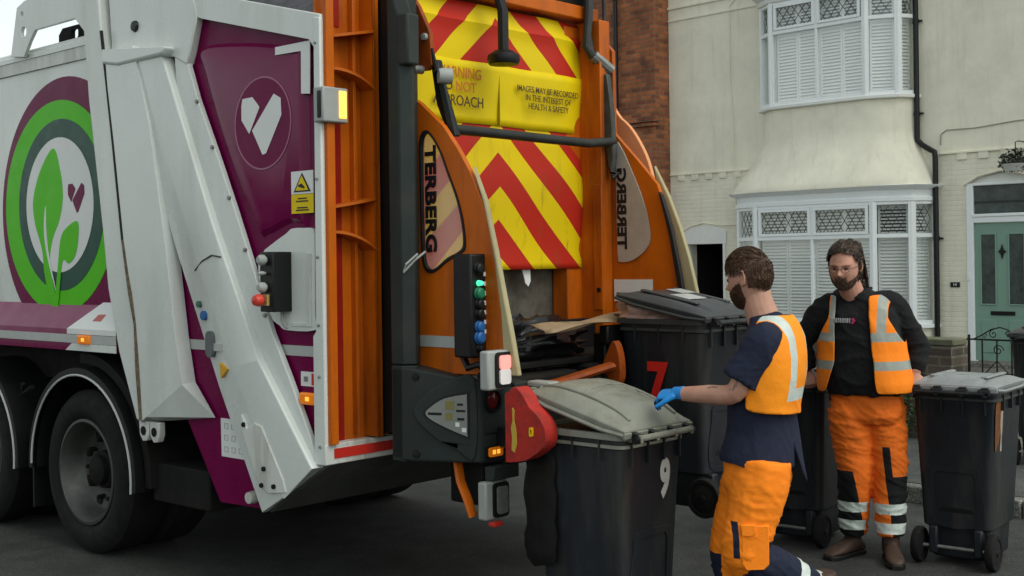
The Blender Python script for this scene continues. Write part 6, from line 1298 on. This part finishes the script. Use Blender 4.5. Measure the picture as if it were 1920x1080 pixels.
b = MB(); b.prism([(.036, .012), (.048, .016), (.060, 0), (.048, -.018), (.036, -.016), (.044, 0)], lambda a, z, q: tuple(Vector((-.033, 0, 1.385))+lB*(a-.055)+fB*(.171-q-1.6*(a-.055)**2)+Vector((0, 0, z))), -.012, .0); b.build('chest_print', mat('pink_print', (.45, .03, .12), .7), bmn)
# vest, open at the front
vb = MB(); vb.rings(torso([(c, f_, hl+.004, hd_+.004, tt) for c, f_, hl, hd_, tt in B_T], fB)); me = remesh(vb, .009, 4)
tcB = Vector((-.02, 0, 1.2))
nn_ = [v.normal.copy() for v in me.vertices]
for v, n in zip(me.vertices, nn_): v.co += n*.018; fl_ = max(0, 1.2-v.co.z)/.2; r_ = (v.co-tcB); r_.z = 0; v.co += r_.normalized()*.022*fl_
wrinkle(me, .007, 8, (1, 1, .5), 6, 1.2)
planes = [((0, 0, z), (0, 0, 1)) for z in (1.105, 1.155, 1.265, 1.315, .975)]+[(tcB+lB*s*q, lB) for s in (-1, 1) for q in (.105, .155)]+[(tcB+lB*-.12, lB), (tcB+lB*.07+Vector((0, 0, 0)), (lB+Vector((0, 0, .12))).normalized())]; bisect(me, planes)
def vp2(c): r_ = c-tcB; return r_.dot(lB), r_.dot(fB)
def bv(c, n):
    l, f_ = vp2(c)
    if 1.105 < c.z < 1.155 or 1.265 < c.z < 1.315: return 1
    return 1 if (.105 < abs(l) < .155 and c.z > 1.315) else 0
def bk(c, n):
    l, f_ = vp2(c)
    if c.z < .975: return True
    if f_ > 0 and -.125-.35*max(0, 1.15-c.z) < l < .085-(c.z-1.2)*.10: return True
    if abs(l) > .160+.55*max(0, 1.40-c.z)+.10*max(0, c.z-1.46): return True
    return c.z > 1.525
assign(me, bv, bk); finish(me, 'vest', [HIVIS, REFTG], bmn, solid=.004)
# trousers
tr = MB(); tr.rings(torso([((0, 0, 1.0), fB, .180, .125, (0, 0)), ((0, 0, .92), fB, .200, .140, (0, 0)), ((0.005, 0, .84), fB, .205, .145, (0, 0)), ((.01, 0, .79), fB, .175, .125, (0, 0))], fB))
for a_, k_, n_ in ((H_R, K_R, A_R), (H_L, K_L, A_L)): limb(tr, [a_+Vector((0, 0, -.05)), a_.lerp(k_, .4), a_.lerp(k_, .75), k_, k_.lerp(n_, .4), k_.lerp(n_, .75), n_+Vector((0, 0, .04))], [.125, .118, .104, .098, .092, .086, .078], 20)
me = remesh(tr, .009, 5); wrinkle(me, .013, 8, (1, 1, 2.2), 41); wrinkle(me, .007, 22, (1, 1, 1.6), 14)
bisect(me, [((0, 0, z), (0, 0, 1)) for z in (.165, .225, .275, .335, .47, .52)]+[(K_L+Vector((-.05, 0, 0)), (1, 0, .10)), (K_L+Vector((-.01, 0, 0)), (1, 0, .10)), (K_R+Vector((-.03, 0, 0)), (1, 0, .25))])
def btm(c, n):
    L_ = c.x > (.025)
    if .275 < c.z < .335 or .165 < c.z < .225:
        return 2 if (L_ or c.x < -.01 ) else 0
    if L_:
        s_ = (c-(K_L+Vector((-.05, 0, 0)))).dot(Vector((1, 0, .10))); 
        if c.z < .49 and s_ > 0: return 1
        if .47 <= c.z < .66 and 0 < s_ < .04 and n.y < 0: return 1
        return 0
    s_ = (c-(K_R+Vector((-.03, 0, 0)))).dot(Vector((1, 0, .25)))
    if c.z < .52 and s_ < 0: return 1
    return 0
assign(me, btm); finish(me, 'trousers', [HIVISR, BLKC, REFT], bmn)
boot(bmn, A_R+Vector((0, 0, -.01)), (-.8, -.6), 1.08); boot(bmn, A_L+Vector((0, 0, -.01)), (-.15, -1), 1.08)
